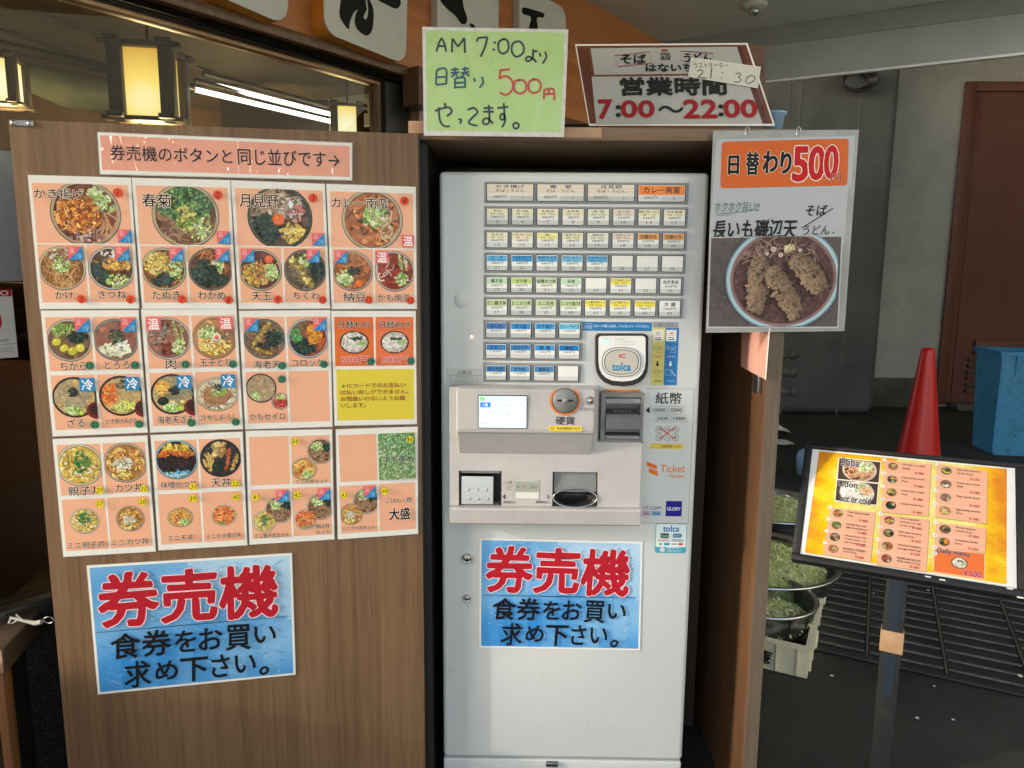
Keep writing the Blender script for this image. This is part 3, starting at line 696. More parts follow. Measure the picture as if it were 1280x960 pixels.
tube_light((248, 101), (438, 149), 3.6, 4.6, 'upper bright white fluorescent tube in the shop window')
tube_light((236, 110), (418, 153), 3.5, 4.5, 'lower white fluorescent tube in the shop window')

# things low at the left: sticker, counter rail, post, rope
gp = WS.off(.0)
def lowleft(px, py, off=.0): return WS.off(off).hit(px, py)
b_ = Print(.0004); sh = Sheet(WS, [(-62,362),(14,362),(23,446),(-52,452)], .004)
nr = empty('no_smoking_notice', 'white notice with red band and red ring on the window at left edge', 'notice', mw=sh.mw())
MB().box(-sh.w/2, sh.w/2, 0, sh.h, 0, .0006).build('sheet', M['sheet'], nr)
g = Print(.0008); B = sh.B
g.rect(B(0,0,1,.10), (190,40,45)); g.text('TOKYO', B(.30,.015,.94,.085), (245,245,245), .02)
cx, cy = sh.uv(.42,.45); R = sh.w*.36; g.disc(cx, cy, R, R, (200,40,45), 40); g.disc(cx, cy, R*.78, R*.78, (240,240,240), 40)
g.line([(cx-R*.6,cy+R*.6),(cx+R*.6,cy-R*.6)], R*.18, (200,40,45)); g.text('NO SMOKING', B(.1,.72,.86,.755), (60,60,60)); g.text('STATE NO SMOKING', B(.2,.86,.92,.875), (90,90,90)); g.text('CHIYODA CITY TOKYO', B(.2,.90,.92,.915), (90,90,90)); g.rect(B(0,.795,1,.80), (120,120,120))
g.build('lettering', M['print'], nr)
sh = Sheet(WS, [(-60,185),(40,190),(46,352),(-60,352)], .004)
o = MB().box(-sh.w/2, sh.w/2, 0, sh.h, 0, .0006).build('window_sheet', M['window_film'], mw=sh.mw()); tag(o, 'plain bluish grey sheet on the window above the no smoking notice', 'sheet')
# shelves with bowls just inside the window at left
p = at_y(30, 400, 2.35)
sf = empty('interior_shelf', 'dark brown shelf unit inside the window at left', 'shelf', (p.x-.55, p.y+.15, 0))
for zz in (.60, .95, 1.18, 1.36): MB().box(-.6, .75, 0, .30, zz-.012, zz+.012, .003).build('shelf_board', M['rail'], sf)
MB().box(-.6, .75, .30, .32, .3, 1.5).build('back_board', M['rail'], sf)
MB().box(-.9, .95, -.035, -.01, .05, 1.10).build('front_board', M['block'], sf)
pr = [(.02,0),(.035,0),(.065,.045),(.062,.045),(.03,.006),(0,.006)]
for i, (dx, mm, lb) in enumerate(((.30,'steel','shiny steel bowl on the shelf behind the window'),(.47,'blue_cup','blue bowl on the lower shelf behind the window'),(.60,'post_wood','brown wooden bowl on the shelf behind the window'))):
    o = MB().lathe(pr, (0,0,0), 20).build('bowl', M[mm], loc=(sf.location.x+dx, sf.location.y+.10, (1.372, 1.192, 1.192)[i]+.001)); tag(o, lb, 'bowl')
# handrail, post
hy = 1.58
p0 = at_y(4, 812, hy-.12); p1 = at_y(110, 785, hy+.35)
d = (p1-p0); d.z = 0; d.normalize()
hrail = empty('counter_rail', 'dark wooden rail end with a lighter post, low at the left edge', 'handrail', (p0.x, p0.y, 0)); hrail.rotation_euler = (0,0,math.atan2(d.y,d.x))
zt = at_y(4, 812, p0.y).z; zb = at_y(4, 842, p0.y).z
MB().box(0, .62, 0, .105, zb, zt, .004).build('rail', M['rail'], hrail)
MB().box(-.001, .0035, .004, .101, zb+.003, zt-.003).build('rail_end', M['block'], hrail)
MB().box(.012, .055, .012, .055, 0, zb-.001, .003).build('post', M['post_wood'], hrail)
MB().box(.057, .62, .05, .08, 0, zb-.001).build('stone_panel', M['stone'], hrail)
MB().box(-.3, .0-.002, .02, .05, 0, zb+.03, .003).build('side_board', M['panel_old'], hrail)
# rope with a snap hook
rp_ = empty('rope', 'frayed white cord ending in a steel snap hook, tied at lower left', 'rope', at_y(10, 778, hy))
P = [at_y(x, y, hy+.0) - rp_.location for x, y in ((8,788),(14,772),(30,776),(44,779),(52,777))]
MB().tube(P, [.003,.004,.004,.006,.006], 7).build('cord', M['white_cloth'], rp_)
P2 = [at_y(x, y, hy) - rp_.location for x, y in ((14,780),(22,775),(20,768),(28,775))]
MB().tube(P2, .0022, 5).build('frayed_end', M['white_cloth'], rp_)
c0 = at_y(61, 775, hy) - rp_.location
MB().tube([c0+Vector((.012*math.cos(t), 0, .008*math.sin(t))) for t in np.linspace(0, 6.28, 14)], .0016, 6).build('snap_hook', M['steel'], rp_)
# ------------------------------------------------------------ poster board
pb = empty('poster_board', 'tall brown wood grain board standing left of the ticket machine', 'board', mw=PP.mw())
pl = [PP.hit(8, 149)[0], PP.hit(87, 960)[0]]; PL = sum(pl)/2; PT = (PP.hit(10,149.5)[1]+PP.hit(520,167.5)[1])/2
z_l, z_r = PP.hit(10,149.5)[1], PP.hit(525,167.5)[1]
MB().add([(PL,.012,0),(0,.012,0),(0,z_r,0),(PL,z_l,0),(PL,.012,-.022),(0,.012,-.022),(0,z_r,-.022),(PL,z_l,-.022)], [(0,1,2,3),(7,6,5,4),(0,4,5,1),(1,5,6,2),(2,6,7,3),(3,7,4,0)]).build('panel', M['board'], pb)
MB().box(.0005, .004, .012, z_r-.004, -.0215, -.001).build('edge_band', M['blackp'], pb)
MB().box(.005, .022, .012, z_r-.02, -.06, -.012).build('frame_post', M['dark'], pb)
bx0 = PP.box(13, 150, 42, 158)
MB().box(bx0[0], bx0[2], bx0[1], bx0[3], .0004, .003, .0012, 1).build('metal_plate', M['zinc'], pb)
for fx_ in (.15, .85): MB().lathe([(.0,.0046),(.004,.0044),(.005,.003)], (bx0[0]+(bx0[2]-bx0[0])*fx_, (bx0[1]+bx0[3])/2, 0), 10).build('screw', M['lock'], pb)

# ------------------------------------------------------------ prints on the board
SALMON = (246,184,150); SAL2 = (243,176,140)
def sheet_thing(name, label, cat, base, q, lift, group=None, film=.0, m='sheet', fm='film', th=.0008):
    sh = Sheet(base, q, lift); r = empty(name, label, cat, mw=sh.mw(), group=group)
    def quad(g, z0, z1):
        (ax,ay),(bx,by),(cx,cy),(dx,dy) = sh.q
        v = [(ax-g,ay+g),(bx+g,by+g),(cx+g,cy-g),(dx-g,dy-g)]
        return MB().add([(x,y,z0) for x,y in v]+[(x,y,z1) for x,y in v], [(0,1,2,3),(7,6,5,4),(0,4,5,1),(1,5,6,2),(2,6,7,3),(3,7,4,0)])
    if film: quad(film, -.0006, 0).build('laminate_border', M[fm], r); quad(-.0002, .00005, .0005).build('sheet', M[m], r)
    else: quad(0, 0, .0005).build('sheet', M[m], r)
    return sh, r
sh, r = sheet_thing('header_notice', 'long salmon laminated strip with an arrow, top of the poster board', 'notice', PP, [(122.4,165.8),(439.7,179.3),(439.7,225),(125.7,217.3)], .003, film=.0015)
g = Print(); sh_b = sh.B(.006,.05,.994,.93); 
(u0,v0),(u1,v1),(u2,v2),(u3,v3) = sh.uv(.008,.06), sh.uv(.992,.08), sh.uv(.992,.92), sh.uv(.008,.90)
g.poly([(u0,v0),(u1,v1),(u2,v2),(u3,v3)], (238,168,145)); 
a, c_ = sh.uv(.535,.06), sh.uv(.535,.92); g.line([a, c_], .0022, (250,215,200)); g.build('strip_print', M['lam_pink'], r)
g = Print(.0012); sl_ = math.atan2(sh.q[1][1]-sh.q[0][1], sh.q[1][0]-sh.q[0][0])*0
g.text('券売機のボタンと', sh.box(138,184,290,202.5), (32,44,62), .006); g.text('同じ並びです→', sh.box(297.5,187.5,424,208), (32,44,62), .006); g.build('lettering', M['print'], r)

# recipes -------------------------------------------------------------------
G = [(120,160,70),(150,185,95),(90,130,60),(190,205,140)]; GL = [(170,200,110),(205,220,160),(140,180,85),(225,232,190)]
WK = [(18,42,34),(28,58,46),(12,30,26),(45,80,62)]; KK = [(206,120,40),(230,150,60),(180,90,30),(236,176,96),(160,80,35)]
TP = [(214,180,70),(232,205,110),(180,145,50),(240,222,150)]; EG = [(225,190,80),(240,215,120),(205,160,60),(250,235,170)]; MT = [(150,90,75),(175,115,95),(120,65,55),(200,150,130)]
ND = (190,150,110); NB = (160,125,95); BR = (120,72,40)
R = {}
R['kakiage'] = ([('N',(200,150,110),34,.35,-.35,.6),('C',GL,70,.45,.42,.42,.45,.09),('C',KK,240,-.22,-.02,.62,.58,.10),('C',[(235,215,215),(160,110,110)],26,-.05,-.72,.5,.18,.06)], (186,170,140), (120,60,30))
R['shungiku'] = ([('N',(170,130,95),60),('C',GL,80,.35,-.3,.45,.5,.08),('C',[(60,105,60),(95,140,75),(40,80,50),(130,165,90)],230,-.05,.42,.85,.55,.10),('C',[(215,200,100),(120,150,60)],50,.0,-.1,.35,.4,.07)], (190,178,150), (115,70,40))
R['tsukimi'] = ([('N',(165,135,110),70,-.25,.35,.5),('C',[(190,175,160),(215,205,195)],50,.1,.35,.6,.4,.07),('C',WK,120,-.45,-.35,.45,.42,.12),('C',TP,80,.4,-.5,.38,.3,.08),('C',[(200,110,110),(220,170,165)],18,.55,.1,.2,.3,.07),('D',(240,110,40),-.05,-.05,.19,.18),('D',(240,245,250),.35,.42,.07,.12)], (70,80,72), (90,70,55))
R['curry'] = ([('C',[(186,112,62),(170,98,50),(200,130,80)],70,0,0,.85,.85,.20),('C',GL+[(100,160,60)],120,.12,.15,.42,.36,.09),('C',[(230,215,190),(160,120,70)],40,.45,-.1,.3,.5,.05),('N',(215,190,150),10,.4,-.4,.3)], (196,182,158), (176,104,58))
R['kake'] = ([('N',(188,140,80),80),('N',(215,170,110),30,0,-.5,.4),('C',GL,60,-.05,.15,.34,.3,.10),('C',[(220,215,205),(150,120,100)],40,.0,.6,.7,.3,.08)], (196,186,158), (130,80,40))
R['kitsune'] = ([('N',(190,145,90),24),('C',WK,70,-.5,-.25,.45,.5,.13),('C',GL,70,.25,-.6,.5,.35,.09),('C',[(222,165,80),(200,140,60),(236,190,110)],80,.3,.2,.62,.26,.12),('C',[(235,225,215)],30,0,.75,.7,.2,.07)], (190,190,190), (90,60,40))
R['tanuki'] = ([('N',(190,150,90),30),('C',TP,170,-.3,.3,.6,.55,.09),('C',WK,70,-.1,-.55,.5,.28,.12),('C',GL,60,.55,-.05,.35,.45,.08)], (190,178,150), (130,80,40))
R['wakame'] = ([('N',(200,130,80),40,.1,.55,.6),('C',GL,50,.35,.25,.3,.35,.09),('C',WK,170,-.35,-.15,.6,.62,.13),('C',WK,60,.3,-.5,.45,.3,.12)], (120,110,95), (110,60,35))
R['tentama'] = ([('N',(180,140,110),30),('C',[(215,160,70),(190,120,50),(140,130,50),(235,190,100)],150,-.2,-.2,.6,.58,.11),('C',GL,60,.55,-.1,.3,.4,.09),('D',(238,100,40),.42,.52,.2,.19)], (190,178,160), (110,55,45))
R['chikuwa'] = ([('N',(150,130,100),50),('C',GL,50,.1,.5,.4,.3,.09),('C',WK,90,.55,.0,.4,.45,.12),('S',[(225,200,90),(205,170,70),(240,225,140)],-.85,.85,.35,-.85,.30)], (120,115,105), (95,80,60))
R['natto'] = ([('N',(195,130,80),60,.1,.45,.6),('C',GL,70,-.4,-.35,.45,.4,.10),('C',[(30,40,30),(50,60,40)],60,.05,.02,.3,.2,.07),('D',(240,110,30),.3,-.62,.19,.19)], (180,170,160), (150,85,45))
R['kamonanban'] = ([('C',[(145,40,30),(120,30,22),(165,60,45)],60,-.2,-.2,.6,.6,.12),('N',(235,220,200),8,-.4,-.2,.4),('S',[(225,225,170),(200,205,140)],.2,.9,.35,.1,.14),('S',[(230,230,180),(205,210,150)],.5,.9,.6,.1,.14),('C',GL,70,.35,-.4,.3,.3,.09)], (186,178,170), (150,60,45))
R['chikara'] = ([('N',(140,120,90),40),('C',G,70,-.2,.5,.5,.35,.08),('C',WK,60,.35,.15,.4,.25,.12),('D',(214,205,70),-.55,-.05,.2,.17,.4),('D',(222,212,80),-.25,-.35,.2,.16,.6),('D',(200,192,66),.1,-.5,.2,.2),('D',(226,216,90),.45,-.35,.2,.19,.5)], (196,186,170), (120,90,70))
R['tororo'] = ([('N',(170,110,90),40),('C',[(225,228,195),(210,215,180)],60,-.15,-.5,.6,.32,.16),('C',[(235,238,215)],30,.25,-.3,.4,.3,.15),('C',[(30,42,36),(60,75,60),(100,120,80)],90,.05,.15,.38,.34,.07)], (130,145,140), (150,95,80))
R['niku'] = ([('S',[(190,170,150),(130,85,75),(215,200,180)],-.8,.1,-.3,.85,.2),('S',[(190,170,150),(110,70,62),(215,200,180)],-.5,-.2,.05,.7,.2),('S',[(150,90,80),(205,190,170)],-.7,-.25,.1,.4,.15),('S',[(215,215,140),(190,195,110)],.25,.9,.45,-.05,.13),('S',[(220,220,150),(190,195,110)],.6,.8,.65,-.1,.13),('C',[(120,50,38),(145,70,55)],40,.0,-.55,.35,.25,.11),('C',GL,60,.45,-.4,.32,.35,.10)], (196,186,180), (150,100,85))
R['tamagotoji'] = ([('N',(150,120,90),40,.5,.1,.45),('C',EG,120,-.05,-.4,.7,.4,.11),('C',GL,60,-.3,.3,.4,.3,.11),('D',(240,225,205),.1,.05,.2,.2),('D',(225,110,90),.1,.05,.09,.09)], (186,140,100), (190,140,90))
R['zaru'] = ([('C',[(222,190,130),(205,172,110)],90,0,0,.88,.88,.14),('N',(172,158,130),120,.0,.05,.7),('C',[(26,32,28),(50,58,48)],70,-.05,.25,.25,.22,.06),('C',GL+[(120,200,90)],60,-.15,-.65,.35,.22,.10),('D',(190,215,80),.25,-.78,.12,.1)], (58,46,40), (214,182,120))
R['kakiagezaru'] = ([('C',[(222,190,130),(205,172,110)],80,0,0,.88,.88,.14),('N',(190,165,110),60,.3,.1,.55),('C',[(70,70,55),(120,110,85)],40,.1,.55,.25,.25,.07),('C',[(235,120,50),(215,90,30),(245,160,90)],130,-.6,.15,.42,.55,.10),('C',[(200,215,90),(225,230,140)],80,.1,-.55,.5,.25,.10)], (58,46,40), (214,182,120))
R['ebizaru'] = ([('N',(150,145,120),110,.1,.1,.75),('C',[(225,160,60),(240,190,90)],50,-.45,.35,.35,.4,.10),('C',[(26,32,28),(50,58,48)],60,.1,.2,.25,.2,.07),('D',(24,34,26),-.45,-.3,.24,.2),('C',GL+[(120,200,90)],70,-.1,-.65,.35,.22,.10),('D',(190,215,80),.35,-.7,.14,.12)], (58,46,40), (205,180,120))
R['hiyashi'] = ([('D',(190,120,80),0,-.02,.62,.5),('N',(170,130,90),90,0,-.1,.5),('C',GL,50,.1,.15,.35,.22,.09),('C',[(50,60,50),(90,95,80)],40,.05,.42,.2,.2,.06)], (205,196,170), (222,212,185))
R['ebiten'] = ([('N',(150,125,95),70,0,.1,.8),('C',WK,80,.45,.05,.4,.35,.11),('C',[(40,35,30),(60,50,45)],50,-.1,-.35,.35,.2,.1),('S',[(230,195,80),(214,170,60),(240,215,130)],.3,.9,-.6,-.4,.2),('S',[(230,195,80),(214,170,60)],-.6,-.4,.3,-.75,.13)], (110,118,120), (120,85,60))
R['korokke'] = ([('N',(120,105,75),30,-.3,.6,.4),('C',WK,120,-.3,-.4,.65,.4,.12),('C',[(60,140,70),(90,170,90)],50,-.6,.15,.3,.35,.09),('C',[(238,150,30),(245,170,50),(225,130,20)],130,.32,.2,.36,.5,.10),('C',[(200,90,40)],30,.7,-.3,.2,.4,.08)], (186,196,205), (150,70,40))
R['udon'] = ([('C',[(225,215,205)],40,0,.05,.7,.6,.2),('N',(240,236,228),60,0,.05,.75),('C',[(20,60,40),(40,90,60)],30,.1,.35,.4,.12,.09),('C',[(150,200,100)],24,.5,-.05,.3,.2,.08)], (44,36,30), (200,190,180))
R['seiro'] = ([('N',(185,160,125),150),('C',GL,50,-.35,-.6,.3,.25,.12)], (74,66,60), (190,165,130))
R['kamo'] = ([('C',[(190,50,40),(220,90,75),(150,30,25)],80,0,-.25,.75,.55,.16),('C',GL,40,0,.5,.6,.3,.14)], (196,186,176), (200,130,110))
R['oyako'] = ([('C',EG+[(220,200,90)],210,0,0,.88,.88,.11),('C',[(245,240,210),(190,150,60)],70,0,0,.85,.85,.07),('C',[(50,125,60),(35,100,50),(90,150,70)],60,.05,.15,.42,.5,.08)], (214,208,190), (220,185,90))
R['katsu'] = ([('C',[(196,130,60),(175,105,45),(215,160,80),(230,200,120)],190,0,0,.88,.88,.12),('C',[(205,200,180),(225,222,205),(180,170,140)],60,-.1,-.05,.42,.3,.11),('C',EG,50,-.2,-.6,.5,.25,.09)], (190,175,160), (190,130,60))
R['misokatsu'] = ([('C',[(225,180,60),(240,205,100)],80,0,.55,.8,.3,.10),('C',[(225,120,40),(205,100,30)],80,0,.22,.88,.2,.10),('C',[(28,14,18),(40,20,24),(20,10,16)],160,0,-.25,.85,.42,.14),('C',[(200,70,50)],8,.2,-.3,.6,.3,.03),('C',[(120,190,215),(70,150,190),(190,225,235)],60,0,-.72,.65,.14,.09)], (150,185,200), (60,30,25))
R['tendon'] = ([('C',[(40,36,38),(58,52,54)],60,0,0,.85,.85,.2),('C',[(215,180,100),(190,150,75)],60,-.6,-.2,.25,.6,.10),('S',[(230,200,120),(240,215,150)],-.3,.1,-.1,.95,.3),('S',[(235,180,110),(220,150,90)],.25,1.0,.05,.1,.2),('S',[(205,90,50),(220,120,70)],.45,.5,.25,-.6,.18),('S',[(215,180,100)],.9,.2,.5,-.7,.16),('D',(24,44,30),-.2,-.45,.24,.3)], (40,36,38), (44,40,42))
R['minitendon'] = ([('C',[(235,170,80),(215,140,50),(245,200,120)],120,-.1,.0,.75,.7,.14),('S',[(230,120,50),(245,160,80)],-.5,-.5,.0,.3,.2),('C',GL+[(120,190,70)],50,.25,-.5,.35,.3,.12)], (175,180,160), (225,170,90))
R['minikakiage'] = ([('C',[(225,110,50),(240,150,80),(200,80,30),(245,180,120)],150,0,0,.88,.85,.13),('C',[(120,170,80)],16,-.1,-.7,.25,.15,.09)], (225,215,200), (220,110,50))
R['kakesoba'] = ([('N',(175,140,105),90),('C',GL,60,-.25,.4,.4,.35,.12),('C',WK,50,.55,.35,.35,.3,.13)], (214,196,176), (110,70,50))

C_RED, C_GRN, C_YEL = (232,80,50), (60,130,100), (245,225,40)
def badge(g, b, kind):
    x0,y0,x1,y1 = b; P, Q, W = (236,106,116), (30,140,205), (250,240,240)
    if kind == 'both':
        g.poly([(x0,y0),(x1,y1),(x0,y1)], P); g.poly([(x0,y0),(x1,y0),(x1,y1)], Q)
        w_ = x1-x0; g.text('温', (x0+w_*.06,y0+w_*.52,x0+w_*.46,y0+w_*.93), (255,190,190)); g.text('冷', (x0+w_*.50,y0+w_*.06,x0+w_*.95,y0+w_*.5), (150,215,250))
    else:
        g.rrect(b, (x1-x0)*.1, P if kind == 'hot' else Q); w_ = x1-x0; g.text('温' if kind == 'hot' else '冷', (x0+w_*.12,y0+w_*.1,x1-w_*.12,y1-w_*.1), (255,255,255), .02)
def sticker(sh, r, u, v, txt, col, rad=.0088):
    x, y = sh.uv(u, v); g = Print(.0048+random.uniform(0,.0003)); g.disc(x, y, rad, rad, tuple(c*.7 for c in col), 20); g.disc(x, y, rad*.96, rad*.96, col, 20)
    w_ = rad*(.42 if len(txt) == 1 else .75); g.text(txt, (x-w_, y-rad*.58, x+w_, y+rad*.58), (25,30,25), .0, shear=.2, keep=True)
    g.build('number_sticker', M['print'], r)
def menu_sheet(q, label, cells, lift):
    """cells: (kind, box uv, title, title box, [dishes], badge, (number, u, v, colour))"""
    sh, r = sheet_thing('menu_sheet', label, 'menu sheet', PP, q, lift, 'laminated menu sheets in a grid on the board', film=.0008)
    for c in cells:
        bx = sh.B(*c['b']); bgp = Print(); bgp.rect(sh.B(*c['b']), c.get('bg', SALMON)); bgp.build('colour_panel', M['lam'], r)
        for d in c.get('dish', []):
            key, u, v, rad = d[:4]; x, y = sh.uv(u, v); g = Print(.0007+random.uniform(0,.00005)); rec, bowl, soup = R[key]
            ry = rad*sh.w*(d[4] if len(d) > 4 else 1.0)
            g.food(x, y, rad*sh.w, rec, bx, bowl, soup, 1.0 if rad > .3 else .75, ry)
            if len(d) > 5: # shrimp tail or second piece standing proud of the bowl
                for it in d[5]: g.line([(x+a*rad*sh.w, y+b_*ry) for a, b_ in it[0]], [w_*rad*sh.w for w_ in it[1]], it[2])
            g.build('food_photo', M['lam'], r)
        if 'extra' in c: g = Print(.0020); c['extra'](g, sh, bx); g.build('printed_art', M['lam'], r)
        if 'bd' in c:
            k, u, v, s_ = c['bd']; x, y = sh.uv(u, v); h = s_*sh.w/2; g = Print(.0034); badge(g, (x-h,y-h,x+h,y+h), k); g.build('temperature_badge', M['lam'], r)
        for t in c.get('t', []):
            txt, b0 = t[0], t[1]; g = Print(.0040)
            bb = sh.B(*b0); g.text(txt, bb, t[2] if len(t) > 2 else (14,16,26), t[3] if len(t) > 3 else .012, outline=(252,232,214) if len(t) < 5 else t[4], ow=.045); g.build('lettering', M['print'], r)
        for s_ in c.get('n', []): sticker(sh, r, *s_)
    return sh, r
BIG = (.03,.055,.97,.50); SL, SR = (.03,.51,.49,.95), (.51,.51,.97,.95)
A_, B_q, C_q, D_q = (.035,.05,.49,.475), (.515,.05,.97,.475), (.035,.51,.49,.95), (.515,.51,.97,.95)
def row1(q, label, big, s1, s2, lift):
    cells = [dict(b=BIG, dish=[(big[1], big[2], .275, .345)], bd=(big[3], .905, .44, .14), t=[(big[0], big[4])], n=[(.87,.115,big[5],C_RED,.0095)]),
             dict(b=SL, dish=[(s1[1], .255, .69, .232)], bd=(s1[2], s1[3], .575, .145), t=[(s1[0], s1[4])], n=[(.43,.925,s1[5],C_RED)]),
             dict(b=SR, dish=[(s2[1], .745, .69, .232)], bd=(s2[2], s2[3], .575, .145), t=[(s2[0], s2[4])], n=[(.925,.93,s2[5],C_RED)])]
    return menu_sheet(q, label, cells, lift)
row1([(35,218.8),(163.5,222.5),(174,385.5),(50,386.3)], 'laminated menu sheet with sticker 1 and big fried topping bowl, top left',
  ('かき揚げ','kakiage',.53,'both',(.05,.095,.53,.17),'1'), ('かけ','kake','both',.40,(.17,.865,.35,.925),'5'), ('きつね','kitsune','both',.87,(.60,.86,.88,.92),'6'), .0020)
row1([(165,222.5),(287.5,225.5),(295.5,386),(178,386)], 'laminated menu sheet with sticker 2 and leafy green bowl, second in the top row',
  ('春菊','shungiku',.52,'both',(.09,.115,.38,.215),'2'), ('たぬき','tanuki','both',.40,(.12,.86,.41,.925),'7'), ('わかめ','wakame','both',.88,(.60,.86,.89,.925),'8'), .0026)
row1([(288.8,225.5),(405.8,230),(412.5,385.5),(298.8,386.3)], 'laminated menu sheet with sticker 3 and egg yolk bowl, third in the top row',
  ('月見野','tsukimi',.50,'both',(.08,.10,.49,.20),'3'), ('天玉','tentama','both',.13,(.15,.865,.36,.93),'9'), ('ちくわ','chikuwa','both',.84,(.60,.865,.89,.925),'10'), .0020)
row1([(408,230),(519.5,233.8),(521,386),(415,386.3)], 'laminated menu sheet with sticker 4 and brown curry bowl, top right of the grid',
  ('カレー南蛮','curry',.50,'hot',(.05,.10,.68,.185),'4'), ('納豆','natto','both',.13,(.14,.86,.40,.94),'11'), ('かも南蛮','kamonanban','hot',.60,(.54,.875,.92,.935),'12'), .0026)
def four(q, label, items, lift):
    cells = []
    for i, it in enumerate(items):
        if it is None: continue
        bx = (A_, B_q, C_q, D_q)[i]; it = dict(it); it['b'] = it.get('b', bx); cells.append(it)
    return menu_sheet(q, label, cells, lift)
cup = lambda s: (lambda g, sh, bx: (g.disc(*[a+b for a, b in zip(sh.uv(.985 if s else .49, .80), (0,0))], sh.w*.11, sh.w*.10, (120,25,25), 22, bx), g.disc(*sh.uv(.985 if s else .49, .79), sh.w*.085, sh.w*.07, (60,25,22), 22, bx)))
four([(51.2,388.5),(173,387.7),(184.6,540.5),(66,545.5)], 'laminated menu sheet with stickers 13, 14, 21 and 22, first in the middle row', [
  dict(dish=[('chikara',.26,.235,.235)], bd=('both',.41,.115,.155), t=[('ちから',(.15,.405,.42,.47))], n=[(.455,.435,'13',C_GRN)]),
  dict(dish=[('tororo',.74,.235,.235)], bd=('both',.89,.115,.155), t=[('とろろ',(.61,.405,.87,.465))], n=[(.93,.44,'14',C_GRN)]),
  dict(dish=[('zaru',.265,.69,.23)], extra=cup(0), bd=('cold',.41,.59,.155), t=[('ざる',(.17,.86,.35,.93))], n=[(.455,.915,'21',C_GRN)]),
  dict(dish=[('kakiagezaru',.75,.69,.23)], extra=cup(1), bd=('cold',.88,.59,.155), t=[('かき揚げ天ざる',(.57,.87,.90,.915))], n=[(.925,.925,'22',C_GRN)])], .0012)
four([(176.5,387),(295.5,386.2),(303.7,536.2),(187.9,540.5)], 'laminated menu sheet with stickers 15, 16, 23 and 24, second in the middle row', [
  dict(dish=[('niku',.26,.235,.235)], bd=('hot',.12,.115,.15), t=[('肉',(.22,.40,.33,.48))], n=[(.43,.445,'15',C_GRN)]),
  dict(dish=[('tamagotoji',.75,.235,.235)], bd=('hot',.88,.115,.15), t=[('玉子とじ',(.58,.405,.92,.465))], n=[(.935,.45,'16',C_GRN)]),
  dict(dish=[('ebizaru',.265,.69,.23)], extra=cup(0), bd=('cold',.40,.59,.155), t=[('海老天ざる',(.09,.865,.47,.93))], n=[(.45,.93,'23',C_GRN)]),
  dict(dish=[('hiyashi',.74,.70,.23,.85)], bd=('cold',.87,.59,.155), t=[('冷やしおろし',(.55,.865,.95,.92))], n=[(.93,.935,'24',C_GRN)])], .0018)
four([(298.8,388.8),(412.7,387.8),(415.5,533.3),(306.6,536.6)], 'laminated menu sheet with one blank quarter and stickers 17, 18 and 25', [
  dict(dish=[('ebiten',.265,.235,.23)], bd=('both',.13,.115,.15), t=[('海老天',(.13,.415,.43,.48))], n=[(.45,.46,'17',C_GRN)]),
  dict(dish=[('korokke',.745,.235,.23)], bd=('both',.88,.115,.15), t=[('コロッケ',(.56,.41,.92,.47))], n=[(.92,.455,'18',C_GRN)]),
  dict(dish=[('seiro',.20,.65,.17), ('kamo',.41,.765,.10)], t=[('かもセイロ',(.06,.865,.46,.92))], n=[(.44,.575,'25',C_GRN)]),
  dict()], .0012)
def daily(g, sh, bx, u):
    pass
def dcell(u0, u1, num, bgc):
    c = (u0+u1)/2
    return dict(b=(u0,.05,u1,.475), bg=bgc, dish=[('udon',c,.27,.17,.8)], t=[('日替わり',(u0+.05,.085,u1-.05,.145),(28,28,30),.02,(250,235,215)), ('500円',(u0+.07,.385,u1-.06,.455),(225,50,60),.01,(250,235,225))], n=[(u1-.035,.435,num,C_GRN)])
def yell(g, sh, bx):
    RD = (150,40,45)
    cx, cy = sh.uv(.115,.65)
    for k in range(4): a = k*math.pi/4; g.line([(cx-.0036*math.cos(a),cy-.0036*math.sin(a)),(cx+.0036*math.cos(a),cy+.0036*math.sin(a))], .0011, (60,140,60))
    for i, t in enumerate(('ICカードでのお支払い','は払い戻しができません。','お間違いのないようお願','いします。')):
        v = .625+i*.058; u = (.165, .08, .08, .08)[i]; w_ = (.80, .87, .82, .32)[i]; g.text(t, sh.B(u, v, u+w_*.0+(.70,.82,.78,.30)[i], v+.042), RD, .008)
four([(414,388.8),(519.5,388.8),(521,530),(418.5,532)], 'laminated menu sheet with two orange daily bowls over a yellow notice', [
  dcell(.03,.49,'19',(232,112,38)), dcell(.515,.97,'20',(238,120,66)),
  dict(b=(.035,.505,.97,.955), bg=(232,212,62), extra=yell)], .0018)
shr = lambda dx, dy: [([(dx,dy),(dx+.05,dy+.45),(dx-.02,dy+.9)], [.25,.2,.06], (240,170,80)), ([(dx,dy+.8),(dx-.08,dy+1.0)], [.1,.16], (225,110,50))]
four([(65.9,549),(184,544.6),(194.8,689.2),(79.5,696)], 'laminated menu sheet with stickers 29, 30, 37 and 38, bottom left of the grid', [
  dict(dish=[('oyako',.26,.225,.245)], t=[('親子丼',(.12,.40,.48,.475))], n=[(.455,.44,'29',C_YEL)]),
  dict(dish=[('katsu',.745,.22,.235)], t=[('カツ丼',(.62,.395,.92,.465))], n=[(.93,.445,'30',C_YEL)]),
  dict(dish=[('oyako',.26,.70,.155)], t=[('ミニ親子丼',(.06,.875,.46,.93))], n=[(.44,.555,'37',C_YEL)]),
  dict(dish=[('katsu',.75,.70,.155)], t=[('ミニカツ丼',(.53,.87,.94,.925))], n=[(.905,.555,'38',C_YEL)])], .0020)
